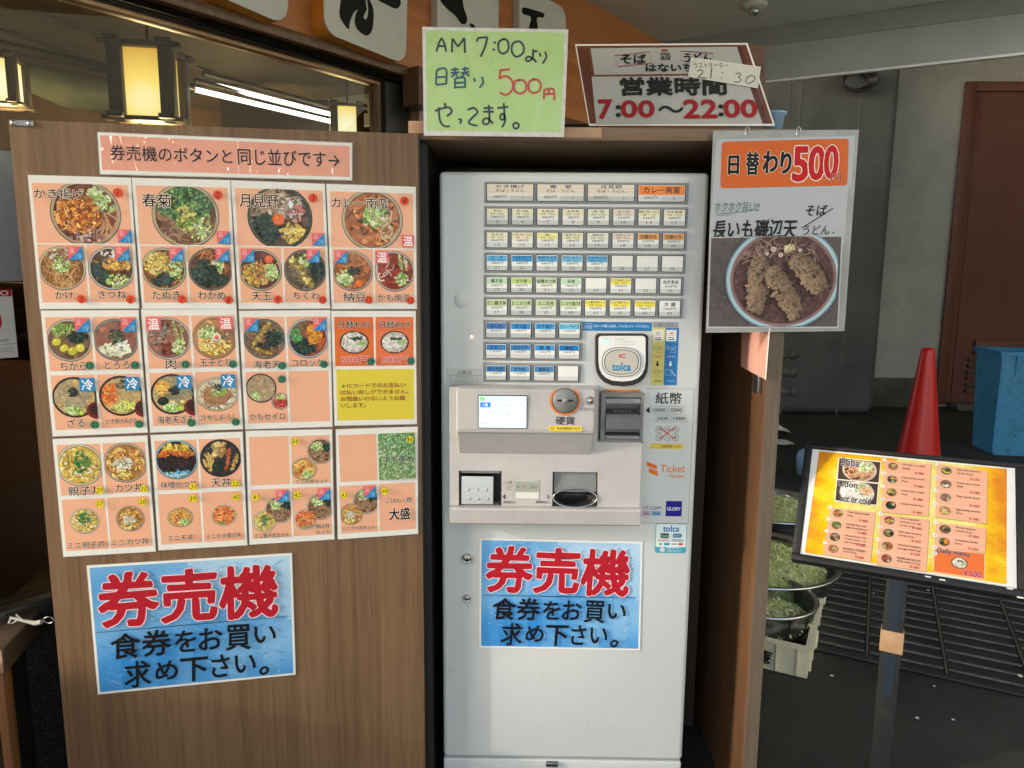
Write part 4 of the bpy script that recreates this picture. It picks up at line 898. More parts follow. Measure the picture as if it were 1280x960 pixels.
four([(188.5,544),(303.2,539.8),(309,681.4),(198.3,687.8)], 'laminated menu sheet with black sauce bowl and stickers 31, 32, 39 and 40', [
  dict(dish=[('misokatsu',.26,.215,.235)], t=[('味噌かつ丼',(.08,.40,.47,.455))], n=[(.43,.45,'31',C_YEL)]),
  dict(dish=[('tendon',.745,.22,.225)], t=[('天丼',(.63,.385,.85,.465))], n=[(.90,.445,'32',C_YEL)]),
  dict(dish=[('minitendon',.265,.72,.14,.85,shr(.25,.1))], t=[('ミニ天丼',(.12,.87,.40,.92))], n=[(.42,.555,'39',C_YEL)]),
  dict(dish=[('minikakiage',.75,.72,.145,.9)], t=[('ミニかき揚げ丼',(.55,.875,.94,.92))], n=[(.90,.56,'40',C_YEL)])], .0026)
four([(307.2,538.8),(415,536.8),(417.9,674),(312,680.8)], 'laminated menu sheet of set meals with stickers 34, 41 and 42', [
  dict(), 
  dict(dish=[('kakesoba',.86,.19,.16), ('minitendon',.66,.345,.15,.9,shr(.2,.1))], t=[('ミニ天丼セット',(.56,.435,.94,.475))], n=[(.565,.095,'34',C_YEL)]),
  dict(dish=[('kakesoba',.36,.70,.17), ('oyako',.18,.80,.135)], bd=('both',.40,.575,.15), t=[('ミニ親子丼セット',(.07,.90,.46,.945))], n=[(.09,.575,'41',C_YEL)]),
  dict(dish=[('kakesoba',.85,.69,.17), ('minikakiage',.665,.80,.135)], bd=('both',.89,.575,.15), t=[('かき揚げ丼',(.66,.845,.95,.885)),('セット',(.78,.905,.95,.94))], n=[(.575,.57,'42',C_YEL)])], .0020)
def negi(g, sh, bx):
    cx, cy = (bx[0]+bx[2])/2, (bx[1]+bx[3])/2; w_, h_ = (bx[2]-bx[0])/2, (bx[3]-bx[1])/2
    cf = lambda x, y: (min(max(x,bx[0]),bx[2]), min(max(y,bx[1]),bx[3]))
    g.poly([(bx[0],bx[1]),(bx[2],bx[1]),(bx[2],bx[3]),(bx[0],bx[3])], (120,155,90))
    for k in range(900):
        x, y = random.uniform(bx[0],bx[2]), random.uniform(bx[1],bx[3]); t = (y-bx[1])/(bx[3]-bx[1])
        c = random.choice([(130,175,105),(175,205,140),(205,222,175),(95,150,90),(222,230,190)]); 
        if random.random() < t*.6: c = (c[0]*.7, c[1]*.95, c[2]*.95)
        g.scatter([c], 1, x, y, 0, 0, .0024, cf)
    g.text('ネギ多め', sh.B(.57,.255,.945,.315), (25,40,30), .02, outline=(230,240,220))
four([(419.9,536.8),(522,533.5),(522.4,667.1),(422.4,674.1)], 'laminated menu sheet with a green chopped onion photo and stickers 36, 43 and 44', [
  dict(), dict(extra=negi, n=[(.90,.11,'36',C_YEL)], bg=(150,180,110)),
  dict(dish=[('kakesoba',.36,.66,.17), ('katsu',.17,.775,.14)], bd=('both',.40,.575,.15), t=[('ミニカツ丼セット',(.06,.88,.46,.92))], n=[(.085,.59,'43',C_YEL)]),
  dict(t=[('ごはん・麺',(.60,.64,.92,.69)),('大盛',(.64,.74,.90,.85),(20,22,30),.035)], n=[(.585,.575,'44',C_YEL)])], .0026)

# blue ticket posters --------------------------------------------------------
def blue_poster(base, q, label, lift, w):
    sh, r = sheet_thing('ticket_poster', label, 'poster', base, q, lift, 'blue ticket posters', film=.0007)
    g = Print(); nx, ny = 44, 30
    for i in range(nx):
        band = (0, .10, .02, .16, .05, .20, .08, .02, .14, .04, .10)[int(i/nx*10.99)]
        for j in range(ny):
            u0, v0, u1, v1 = .012+i/nx*.976, .017+j/ny*.966, .012+(i+1)/nx*.976, .017+(j+1)/ny*.966
            t = min(max(.25+.75*(1-(u0*.45+(1-v0)*.55))+.16*math.sin(v0*9+u0*5), 0), 1); t2 = min(1, max(0, t*.85+band*v0*1.2-.05))
            if u0+(1-v0) > 1.45: t2 *= .35
            c0, c1_, = (190,222,246), (40,134,216); c = tuple(c0[k]*(1-t2)+c1_[k]*t2 for k in range(3))
            P4 = [sh.uv(u0,v0), sh.uv(u1,v0), sh.uv(u1,v1), sh.uv(u0,v1)]; g.add([(x,y,g.z) for x,y in P4], [(0,1,2,3)], False, pc(c))
    g.z += STEP
    for i in range(520):                                   # woven wave pattern
        u, v = random.uniform(.02,.92), random.uniform(.03,.94); s_ = 1 if (int(u*16)+int(v*9)) % 2 else -1; l_ = random.uniform(.02,.05)
        a, b2 = sh.uv(u, v), sh.uv(min(u+l_,.985), min(max(v+s_*l_*.75,.02),.98)); c = random.choice([(120,190,235),(165,210,240),(50,130,208),(90,170,226)]); g.line([a, b2], random.uniform(.0004,.0011)*w, c)
    for i in range(34):
        x, y = sh.uv(random.uniform(.03,.97), random.uniform(.03,.97)); rr_ = random.uniform(.0007,.0022); g.disc(x, y, rr_, rr_*.7, random.choice([(235,225,190),(240,240,235)]), 7)
    g.build('wave_print', M['lam_flat'], r)
    g = Print(.0036)
    for ch, bx in (('券',(.045,.07,.325,.475)),('売',(.345,.08,.61,.475)),('機',(.635,.08,.92,.485))):
        g.text(ch, sh.B(*bx), (184,26,44), .030, outline=(245,225,232), ow=.018, shear=.05, jit=.0010)
    g.build('red_lettering', M['print'], r)
    g = Print(.0042); a, b2 = sh.uv(.02,.51), sh.uv(.98,.505); g.line([a, sh.uv(.5,.507), b2], [.0012,.0017,.0008], (40,50,70))
    for ch, bx in (('食',(.085,.535,.225,.73)),('券',(.235,.53,.375,.73)),('を',(.395,.55,.50,.72)),('お',(.515,.545,.63,.72)),('買',(.65,.54,.775,.74)),('い',(.795,.57,.905,.70)),
                   ('求',(.14,.76,.265,.965)),('め',(.29,.78,.40,.93)),('下',(.415,.775,.55,.96)),('さ',(.57,.77,.66,.95)),('い',(.69,.79,.795,.93)),('。',(.815,.90,.86,.965))):
        g.text(ch, sh.B(*bx), (18,20,26), .020, shear=.05, jit=.0005)
    g.build('black_lettering', M['print'], r)
blue_poster(PP, [(108.5,707.1),(364.8,691.4),(369.6,843.2),(122.5,868)], 'blue wave poster with red and black lettering, taped low on the brown board', .0016, 1)
blue_poster(PM, [(599.4,672.5),(803.4,677.2),(800,813),(598.8,809.4)], 'blue wave poster with red and black lettering on the white machine door', .0016, 1)
# ------------------------------------------------------------ cabinet round the machine
sx0 = PC.hit(640, 158); SZ1 = PC.hit(900, 160.5)[1]; SZ0 = PC.hit(820, 176)[1]
PXI = PC.hit(953, 560)[0]; PXO = PC.hit(970.5, 560)[0]
CX0 = PX1+.022
CB = empty('cabinet', 'brown open cabinet housing the ticket machine with dark interior', 'cabinet', ((CX0+PXO)/2, CF_Y, 0))
ox = CB.location.x
def cbox(x0, x1, y0, y1, z0, z1, m, name, bev=0): return MB().box(x0-ox, x1-ox, y0-CF_Y, y1-CF_Y, z0, z1, bev).build(name, m, CB)
DEPTH = .62
cbox(CX0-.03, PXO, CF_Y, CF_Y+DEPTH, SZ0, SZ1, M['board_flat'], 'top_shelf', .0015)
cbox(PXI+.001, PXO, CF_Y+.002, CF_Y+DEPTH+.05, 0, SZ0-.001, M['panel_in'], 'side_panel')
cbox(PXI, PXO+.001, CF_Y-.001, CF_Y+.0015, 0, SZ0-.001, M['board_edge'], 'front_edging')
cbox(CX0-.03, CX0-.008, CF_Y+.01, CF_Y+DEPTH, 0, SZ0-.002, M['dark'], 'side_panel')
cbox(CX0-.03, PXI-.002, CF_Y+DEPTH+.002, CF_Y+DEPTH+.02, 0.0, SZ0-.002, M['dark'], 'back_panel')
ix = at_y(878, 500, CF_Y+.36); 
cbox(at_y(868,500,CF_Y+.42).x-.02, at_y(886,500,CF_Y+.42).x, CF_Y+.42, CF_Y+.445, 0, SZ0-.003, M['panel_old'], 'inner_post')
cbox(PXI-.010, PXI-.0005, CF_Y+.03, CF_Y+.065, PC.hit(955,495)[1], PC.hit(955,455)[1], M['zinc'], 'catch_plate', .001)
# tape on the shelf front and wood block at the joint
a = PC.box(682, 159, 752, 172)
o = MB().box(a[0], a[2], CF_Y-.0012, CF_Y-.0004, a[1]+.0, SZ1+.0005).build('tape', M['kraft']); tag(o, 'strip of tan tape along the front edge of the cabinet shelf', 'tape')
a = PC.box(511, 152, 539.5, 168)
o = MB().box(a[0], a[2], CF_Y-.01, CF_Y+.06, a[1], a[3], .002).build('wood_block', M['block'], loc=(0,0,.0)); tag(o, 'small pale wood block where the board meets the cabinet', 'wood block')

# ------------------------------------------------------------ ticket machine
mx0, mx1 = PM.hit(551.5, 580)[0], PM.hit(870.5, 580)[0]; mzt = PM.hit(720, 214.8)[1]; mzb = PM.hit(700, 949)[1]
TM = empty('ticket_machine', 'tall light grey meal ticket vending machine with rows of buttons', 'vending machine', (mx0, MF_Y, 0))
def L(px, py, dy=0.0):
    """pixel -> machine coordinates (x, z) on the plane dy in front of the door"""
    h_ = PM.off(dy).hit(px, py); return h_[0]-mx0, h_[1]
def LB(x0, y0, x1, y1, dy=0.0):
    b = PM.off(dy).box(x0, y0, x1, y1); return (b[0]-mx0, b[1], b[2]-mx0, b[3])
W = mx1-mx0
MB().box(.004, W-.004, .034, .34, .05, mzt-.004, .004).build('casing', M['body'], TM)
con = LB(559.5, 483.5, 802, 657)
dr_ = LB(560,484,802,657)
MB().box(0, W, 0, .032, mzb, mzt, .011, 4).build('door', M['body'], TM)
bs = MB().box(.0, W-.002, .004, .33, .03, mzb-.006, .004); bs.build('base', M['body'], TM)
lt = LB(682.5, 950, 697, 957); MB().box(lt[0], lt[2], -.006, .003, mzb-.02, mzb-.007, .002).build('door_latch', M['zinc'], TM)
for sx in (.03, W-.07): MB().box(sx, sx+.04, .03, .07, 0, .03).build('foot', M['blackp'], TM)
# thin panel seam lines on the door right part
def seam(x0, z0, x1, z1):
    MB().box(min(x0,x1)-.0005, max(x0,x1)+.0005, -.0006, .0, min(z0,z1)-.0005, max(z0,z1)+.0005).build('seam', M['frame_grey'], TM)
# vertical frame lips
def mprint(g, name, m='print', parent=None, dy=0.0):
    """print drawn in (x, z) of the machine, set dy in front of the door"""
    g.v = [(x, -dy-z, y) for x, y, z in g.v]; return g.build(name, M[m], parent or TM)

rowsL = [ # (y0,y1, left x, right x, count)
 (230.3,252.5,608.0,856.3,4),(260.8,282.3,607.7,856.5,8),(290.5,310.8,607.6,855.2,8),(318.6,339.4,607.5,853.8,8),(346.6,366.6,607.3,851.4,8),(374,395,607.2,850.2,8),
 (402.5,422.5,606.9,725.3,4),(429.4,448.3,606.7,724.6,4),(456,475.6,606.5,723.2,4)]
Y_, Gn, Bl, Or, Wh, Bg = (236,232,196), (196,216,160), (90,170,222), (226,158,72), (238,240,240), (232,218,200)
T = [
 [('かき揚げ','そば・うどん','480円','1',Bg),('春　菊','そば・うどん','480円','2',Bg),('月見野','そば・うどん','500円','3',Bg),('カレー南蛮','','680円','4',(245,140,50))],
 [('かけ','そば・うどん','380円','5',Y_),('きつね','そば・うどん','480円','6',Y_),('たぬき','そば・うどん','480円','7',Y_),('わかめ','そば・うどん','480円','8',Y_),('天 玉','そば・うどん','480円','9',(226,232,204)),('ちくわ','そば・うどん','550円','10',Bg),('納豆 そば・うどん','温・冷','550円','11',Y_),('かも南蛮','そば・うどん','680円','12',Y_)],
 [('ちから','そば・うどん','550円','13',Y_),('とろろ そば・うどん','温・冷','580円','14',Y_),('肉','そば・うどん','580円','15',(240,236,160)),('玉子とじ','そば・うどん','580円','16',Y_),('海老天','そば・うどん','580円','17',(230,234,214)),('コロッケ','そば・うどん','500円','18',Bg),('日替わり','','500円','19',Or),('日替わり','','500円','20',Or)],
 [('ざ　る','そば・うどん','480円','21',Bl),('かき揚げ天ざる','そば・うどん','680円','22',(50,150,215)),('海老天ざる','そば・うどん','680円','23',Bl),('冷やしおろし','そば・うどん','580円','24',(120,190,230)),('かもセイロ','そば・うどん','680円','25',(90,175,225)),('','','','26',None),('','','','27',None),('','','','28',None)],
 [('親子丼','','580円','29',(186,220,186)),('カツ丼','','680円','30',(190,216,130)),('味噌かつ丼','','680円','31',(190,214,170)),('天丼','','780円','32',(190,224,190)),('','','','33',None),('ミニ天丼セット','そば・うどん','780円','34',(240,228,100)),('','','','35',None),('ねぎ多め','','50円','36',(236,238,238))],
 [('ミニ親子丼','','400円','37',Gn),('ミニカツ丼','','450円','38',Gn),('ミニ天丼','','470円','39',Gn),('ミニかき揚げ丼','','300円','40',Gn),('ミニ親子丼セット','そば・うどん','700円','41',(240,226,80)),('ミニかき揚げセット','そば・うどん','680円','42',(240,228,100)),('ミニカツ丼セット','そば・うどん','780円','43',(238,222,90)),('大 盛','','100円','44',(236,238,238))],
 [('ちくわ','','各60円','',(60,120,190)),('きつね','','100円','',(50,140,210)),('かき揚げ','','100円','',(60,160,225)),('カレーライス','','150円','',(120,200,240))],
 [('たまご','','130円','',(60,130,200)),('コロッケ','','150円','',(60,130,195)),('春 菊','','130円','',(50,150,220)),('納豆','','100円','',(0,120,195))],
 [('ちくわ天','','170円','',(60,120,185)),('わかめ','','100円','',(70,145,205)),('海老天','','200円','',(70,135,190)),('','','','',None)]]
cache = {}
for ri, (y0, y1, xl, xr, n) in enumerate(rowsL):
    fb = LB(xl-2.6, y0-2.4, xr+(4.0 if ri == 0 else 3.0), y1+2.2)
    MB().box(fb[0], fb[2], -.0035, .001, fb[1], fb[3], .0012, 1).build('button_frame', M['frame_grey'], TM)
    rb = LB(xl, y0, xr, y1); gap = .0062; bwid = ((rb[2]-rb[0])-gap*(n-1))/n; bh = rb[3]-rb[1]
    for i in range(n):
        x0 = rb[0]+i*(bwid+gap); z0 = rb[1]; key = (round(bwid,3), round(bh,3))
        if key not in cache:
            cache[key] = MB().box(0, bwid, -.0065, -.0034, 0, bh, .0016, 2).build('button', M['blackp'], TM, loc=(x0, 0, z0)); bt = cache[key]
        else: bt = inst(cache[key], 'button', TM, (x0, 0, z0))
        t1, t2, pr_, num, colr = T[ri][i]; g = Print(0.0); e = .0018; w_, h_ = bwid, bh
        g.rect((e, e*.7, w_-e, h_-e*1.0), random.choice([(196,200,200),(206,210,208),(214,217,216),(188,193,195)]))
        g.rect((e, h_*.30, w_-e, h_-e*.8), (236,239,236) if colr is None or random.random() < .8 else (222,226,226))
        if colr:
            top = h_-e*1.6; g.rect((e+.001, h_*.56 if not(ri==0) else h_*.40, w_-e-.001, top), colr)
            if ri == 0 and i < 3:
                for q_ in range(3): g.rect((e+.001, h_*(.44+.17*q_), w_-e-.001, h_*(.50+.17*q_)), (238,228,214))
        ink = (50,52,58)
        fx_ = .16 if ri == 0 else .20
        wf = min(.40, .075*len(t1)) if ri == 0 else min(.44, .085*len(t1))
        if t1:
            if t2: g.text(t1, (w_/2-wf*w_, h_*(.74 if ri==0 else .755), w_/2+wf*w_, h_*(.93 if ri==0 else .90)), ink, .02); g.text(t2, (w_*.20, h_*(.52 if ri==0 else .60), w_*.80, h_*(.68 if ri==0 else .72)), ink if t2 != '温・冷' else (200,90,60), .015)
            else: g.text(t1, (w_/2-wf*w_, h_*.62 if ri else h_*.50, w_/2+wf*w_, h_*.86 if ri else h_*.86), ink if ri < 6 else (30,50,90), .03)
        if ri == 0:
            g.text(pr_, (w_*.14, h_*.17, w_*.42, h_*.34), ink); g.rect((w_*.50, e, w_-e, h_*.32), (196,200,200)); g.text(num, (w_*.70, h_*.14, w_*.82, h_*.30), (80,84,90), keep=True)
        else:
            if pr_: g.text(pr_, (w_*.24, h_*.40, w_*.76, h_*.54), ink, .01)
            if num: g.text(num, (w_*(.5-.055*len(num)), h_*.12, w_*(.5+.055*len(num)), h_*.29), (84,88,94))
        if random.random() < .35:                          # notch of light paper at the slot top
            pass
        g.v = [(x, -.0067-z*1.0, y) for x, y, z in g.v]; g.build('button_label', M['card'], bt)
# small marks on the left of the door
cx, cz = L(577, 375); MB().lathe([(.0,-.0022),(.0170,-.0022),(.0185,-.001),(.0185,.0)], (cx, 0, cz), 32, 'y').build('lock_cover', M['body'], TM)
MB().box(cx-.003, cx+.003, -.0035, -.002, cz+.008, cz+.016, .001).build('cover_notch', M['reader_white'], TM)
cx, cz = L(589.7, 421); MB().lathe([(.0,-.003),(.0018,-.0026),(.0026,0)], (cx, 0, cz), 12, 'y').build('pilot_light', M['led'], TM)
for dx, dy in ((-2.5,0),(0,-2.5),(2.5,0),(0,2.5)):
    cx, cz = L(589.7+dx, 428.5+dy); MB().lathe([(0,-.0006),(.0008,-.0006),(.0008,0)], (cx,0,cz), 8, 'y').build('speaker_hole', M['blackp'], TM)
g = Print(.0004); b_ = LB(559.5, 461.5, 601.5, 479); g.rect(b_, (204,208,206)); g.frame(b_, .0006, (120,124,124))
b2 = LB(571, 463.5, 590, 468); g.text('△警告', b2, (110,112,112), .01); c0 = LB(559.5,468.6,601.5,469.1); g.rect(c0, (130,132,132))
b2 = LB(561.5,471,566,476.5); g.disc((b2[0]+b2[2])/2, (b2[1]+b2[3])/2, .0045, .0045, (120,122,122)); g.disc((b2[0]+b2[2])/2, (b2[1]+b2[3])/2, .0037, .0037, (206,210,208))
for k, t in enumerate(('本機械は防水構造ではないため','水をかけないでください','感電や故障のおそれがあります')): g.text(t, LB(568.5, 470+k*2.9, 598, 472+k*2.9), (130,132,132))
mprint(g, 'warning_label', 'print')
# key locks
for px_, py_, r_ in ((584, 697.8, .0135), (583.7, 747.5, .010)):
    cx, cz = L(px_, py_); lk = MB().lathe([(.0,-.004),(r_*.62,-.0045),(r_*.68,-.002),(r_*.75,-.006),(r_*.95,-.006),(r_,-.003),(r_,.0)], (cx,0,cz), 32, 'y').build('key_lock', M['lock'], TM)
    MB().box(cx-.001, cx+.001, -.0052, -.0044, cz-r_*.45, cz+r_*.45).build('keyhole', M['blackp'], lk)
# recessed panel line on the right, stickers
x0, z0, x1, z1 = LB(804, 486, 864, 654)
seam(x0, z1, x1, z1); seam(x1, z0, x1, z1); seam(x0, z0, x1, z0)
g = Print(.0004)
g.text('紙幣', LB(819.5, 490.5, 852, 505), (40,40,44), .012)
b_ = LB(807, 508.5, 812, 517); g.poly([(b_[0], (b_[1]+b_[3])/2), (b_[2], b_[1]), (b_[2], b_[3])], (30,30,32))
for t, bx in (('10000',(813.5,508,834.5,517)),('5000',(836,508,855,517)),('2000',(818,518.5,837.5,527.5)),('1000',(839,518.5,858.5,527.5))):
    b_ = LB(*bx); g.frame(b_, .0007, (110,114,116)); g.text(t, LB(bx[0]+2.5, bx[1]+2.3, bx[2]-2.5, bx[3]-2.3), (60,62,66), .012)
for i in range(3):
    for j, t in enumerate((('500','10')[0:2], ('100','5'), ('50','1'))[i]):
        cx, cz = L(823.8+i*10.2, 537+j*9.6); g.disc(cx, cz, .0088, .0088, (60,62,66)); g.disc(cx, cz, .0079, .0079, (206,210,210)); w_ = .0018*len(t); g.text(t, (cx-w_, cz-.0026, cx+w_, cz+.0026), (60,62,66))
a, b2 = L(824, 534), L(844, 549); c_, d_ = L(844, 534), L(824, 549); g.line([a, b2], .0022, (205,30,40)); g.line([c_, d_], .0022, (205,30,40))
b_ = LB(812.5, 554.5, 854, 561); g.rrect(b_, .003, (240,206,90)); b2 = LB(815,555.5,826,560); g.frame(b2, .0007, (90,90,80)); g.text('新紙幣使用できます', LB(827.5,556,851,559.8), (40,40,30), .01)
mprint(g, 'banknote_markings', 'print'); g = Print(.0004)
g.text('Ticket', LB(825.5, 581, 856.3, 590.5), (236,130,50), .006); g.text('Vender', LB(836, 592, 856, 597.3), (236,140,66), .0)
P4 = lambda *q: [L(*p) for p in q]
g.poly(P4((808.5,577),(821,582),(821,587),(808.5,582)), (232,110,30)); g.poly(P4((811,584.5),(822,589),(822,595),(811,590.5)), (236,120,36))
mprint(g, 'ticket_logo', 'print'); g = Print(.0004)
g.text('VT-G20M', LB(804.5, 632.7, 826.5, 637), (90,92,96))
for bx, cl in (((802.5,639,812.5,644.5),(214,180,210)), ((814.5,639,826,644.5),(120,180,230))): b_ = LB(*bx); g.rrect(b_, .0015, cl); g.frame(b_, .0005, (120,90,130)); g.rect(LB(bx[0]+2, bx[1]+2, bx[2]-2, bx[1]+3.4), (110,100,130))
g.rect(LB(832.2, 626.2, 852.2, 645.3), (36,34,150)); g.text('GLORY', LB(834, 634, 850.5, 638), (245,245,250), .03)
mprint(g, 'maker_badge', 'print')
g = Print(.0004); b_ = LB(819, 654.3, 858.3, 691.2); g.rrect(b_, .006, (70,165,195)); g.rrect((b_[0]+.0016, b_[1]+.0155, b_[2]-.0016, b_[3]-.0016), .004, (226,240,242))
g.text('toIca', LB(829, 657, 849, 664.5), (20,120,185), .035)
for bx, cl, t in (((825.5,666.5,836,672.5),(30,90,70),'Suica'),((841,667,852,672),(40,130,175),'PiTaPa')): g.rrect(LB(*bx), .003, cl); g.text(t, LB(bx[0]+1.5,bx[1]+1.6,bx[2]-1.5,bx[3]-1.6), (230,240,235))
g.text('PASMO', LB(823,674,836.5,677), (190,70,110), .01); g.text('manaca', LB(840,674,854,677), (70,80,120), .01)
g.disc(*L(825.5, 680), .003, .003, (70,160,70)); g.rect(LB(830,678.6,837,681.6), (70,140,180)); g.rect(LB(839,679.2,846,680.8), (150,150,150)); g.rect(LB(848,678.8,853.5,681.4), (200,50,70))
g.disc(*L(827.8,687), .0062, .0062, (245,245,245)); g.text('IC', LB(825.8,685.2,830,688.8), (215,50,60), .02); g.text('交通系電子マネー', LB(833,683.6,851,686), (240,250,250)); g.text('ご利用になれます', LB(833,687.2,851,689.6), (240,250,250))
mprint(g, 'payment_sticker', 'lam_flat')
# instruction strips
g = Print(.0004)
g.rect(LB(727, 402.5, 814.8, 413.6), (44,124,186)); g.frame(LB(730,404.5,740,411), .0006, (220,235,245)); g.text('toIca', LB(731,406,739,409.5), (230,240,250)); g.text('ICカードの購入は店内、バスに対しチャージできません', LB(742.5, 405.8, 811.5, 409.6), (225,238,248), .006)
g.rect(LB(816, 402.5, 848, 409.6), (150,156,160)); g.text('購入方法', LB(823,404,842,408), (80,84,90))
g.rect(LB(814.5, 410, 830.5, 481.4), (218,206,120)); g.rect(LB(830.6, 410, 847.3, 481.4), (44,124,190))
for bx in ((816.5,412.5,829,426.5),(832.8,412.5,845.5,426.5)):
    g.rect(LB(*bx), (236,236,230)); g.frame(LB(bx[0]+1.8,bx[1]+2,bx[2]-1.8,bx[1]+7.3), .0006, (70,80,110)); g.rect(LB(bx[0]+2.5,bx[1]+9,bx[2]-2.5,bx[1]+10), (110,110,110)); g.rect(LB(bx[0]+2.2,bx[1]+11.3,bx[2]-2.2,bx[1]+12.4), (50,50,60))
g.text('現金', LB(820,414.6,825.5,418.8), (110,80,60)); g.rect(LB(837,416,841.5,417.6), (200,60,50))
for x_, cl in ((815.8,(90,90,100)),(832,(190,220,240))):
    g.disc(*L(x_+2, 434.5), .0042, .0042, cl); g.disc(*L(x_+2, 434.5), .0034, .0034, (218,206,120) if x_ < 820 else (44,124,190)); g.frame(LB(x_+5.2,433,x_+12.5,441), .0006, cl); g.text('円', LB(x_+7,435,x_+10.6,439), cl)
    g.text('1.お金投入' if x_ < 820 else '1.食券選択', LB(x_+1,444.6,x_+12,446.8), cl, .01)
    cx = x_+6; b_ = LB(cx-1, 451.5, cx+1, 455.5); cl2 = (30,30,36) if x_ < 820 else (245,248,250); g.rect(b_, cl2); g.poly(P4((cx-2.6,454.8),(cx+2.6,454.8),(cx,458.4)), cl2)
    if x_ < 820:
        for rr2 in range(2):
            for cc in range(3): g.frame(LB(x_+.6+cc*4.1, 462+rr2*3, x_+3.9+cc*4.1, 464.4+rr2*3), .0005, cl)
        g.line(P4((x_+4,473),(x_+4.3,469.5),(x_+7.5,469),(x_+9,471),(x_+9,473)), .0009, cl)
    else:
        g.frame(LB(x_-.6, 462, x_+8, 469), .0007, cl); g.line(P4((x_+5,466),(x_+7,463.5),(x_+12,470)), .0016, cl)
    g.text('2.食券選択' if x_ < 820 else '2.タッチ', LB(x_+1,475,x_+11,477.3), cl, .01)
mprint(g, 'instruction_strip', 'print')
# card reader
def stadium_shape(xa, ya, xb, yb, rt, n=10, rb=None):
    """outline px: small radius top corners, large round bottom"""
    p = []; 
    for k in range(5): t = math.radians(180-k*22.5); p.append((xa+rt+rt*math.cos(t), ya+rt-rt*math.sin(t)))
    for k in range(5): t = math.radians(90-k*22.5); p.append((xb-rt+rt*math.cos(t), ya+rt-rt*math.sin(t)))
    cx = (xa+xb)/2; R_ = (xb-xa)/2; yc = yb-R_*.86
    for k in range(n+1):
        t = math.pi*k/n; c, s_ = math.cos(t), math.sin(t)
        c2 = math.copysign(abs(c)**.78, c); s2 = abs(s_)**.85; p.append((cx+R_*c2, yc+R_*.86*s2))
    return p
def mprism(pxs, d0, d1, name, m, parent=TM, dy=0):
    pts = [L(x, y, dy) for x, y in pxs]; q = MB(); n = len(pts); q.prism([(x, z) for x, z in pts], 1, -d1, -d0); return q.build(name, M[m], parent)
mprism(stadium_shape(743.5, 416.5, 808.3, 481, 5), .0, .024, 'reader_bezel', 'blackp')
rf = mprism(stadium_shape(747.8, 419.6, 806.3, 476.4, 4), .0245, .027, 'reader_face', 'reader_white', dy=.02)
def ell(cx, cy, rx, ry, n=28, p_=.8): return [(cx+rx*math.copysign(abs(math.cos(t))**p_, math.cos(t)), cy+ry*math.copysign(abs(math.sin(t))**p_, math.sin(t))) for t in np.linspace(0, 2*math.pi, n, endpoint=False)]
mprism(ell(776.6, 452.3, 24.6, 18.6), .0271, .0300, 'reader_ring', 'zinc', rf, .027)
mprism(ell(776.6, 452.3, 23.2, 17.2), .0301, .0306, 'reader_ring', 'reader_white', rf, .027)
mprism(ell(776.6, 452.3, 21.6, 15.8), .0307, .0311, 'reader_ring', 'blackp', rf, .027)
mprism(ell(776.6, 452.3, 20.6, 14.9), .0312, .0316, 'reader_pad', 'reader_pad', rf, .027)
g = Print(.0); g.text('IC', LB(774,442.6,781.3,447.3,.03), (215,60,60), .05); g.text('toIca', LB(765.3,453.5,788.3,463.2,.03), (30,140,190), .045); mprint(g, 'reader_logo', 'print', rf, .0318)
g = Print(.0); 
for k, t in enumerate(('残高が不足の場合','カードをご利用ください','もう一度タッチしてください')): g.text(t, LB(768.5, 423+k*3.2, (780,795,793)[k], 424.8+k*3.2, .027), (130,150,145)); 
g.text('読取中', LB(753.3,423,760.3,424.8,.027), (90,150,130)); mprint(g, 'reader_text', 'print', rf, .0272)
b_ = LB(752.5,425.5,761,428.6,.027); MB().box(b_[0],b_[2],-.0282,-.0272,b_[1],b_[3]).build('reader_lamp', M['green_led'], rf)

# ---- console
BUL = .045; CD = .055                                                     # how far the console stands out
c0 = LB(561.5, 484.5, 800.5, 655, CD*.6); cz1 = L(600, 484.3, .03)[1]; cz0 = L(600, 654.5, CD+.008)[1]; cx0 = L(562, 600, CD)[0]; cx1 = L(800.5, 600, CD)[0]
tk = LB(573.5, 588.5, 627, 631, CD); ct = LB(690.5, 590, 747, 632.5, CD); lipz = L(650, 632.5, CD)[1]; bzt = L(770, 553, CD)[1]; bxl = L(747.5, 520, CD)[0]
con = MB(); con.holes(cx0, cx1, lipz, bzt, -CD, -.0, [(tk[0],tk[2],lipz,tk[3]), (ct[0],ct[2],lipz,ct[3])])
CN = con.build('console', M['console'], TM)
zt_l = L(600, 484.5, CD)[1]
MB().prism([(0,zt_l),(-CD+.006,zt_l),(-CD,zt_l-.006),(-CD,bzt+.0005),(0,bzt+.0005)], 0, cx0, bxl).build('console_top', M['console'], TM)
# lower lip
MB().prism([(-.0,lipz-.0005),(-CD-.018,lipz-.0005),(-CD-.021,lipz-.004),(-CD-.016,cz0+.004),(-CD-.012,cz0),(-.0,cz0)], 0, cx0+.001, cx1-.001).build('lower_lip', M['console'], TM)
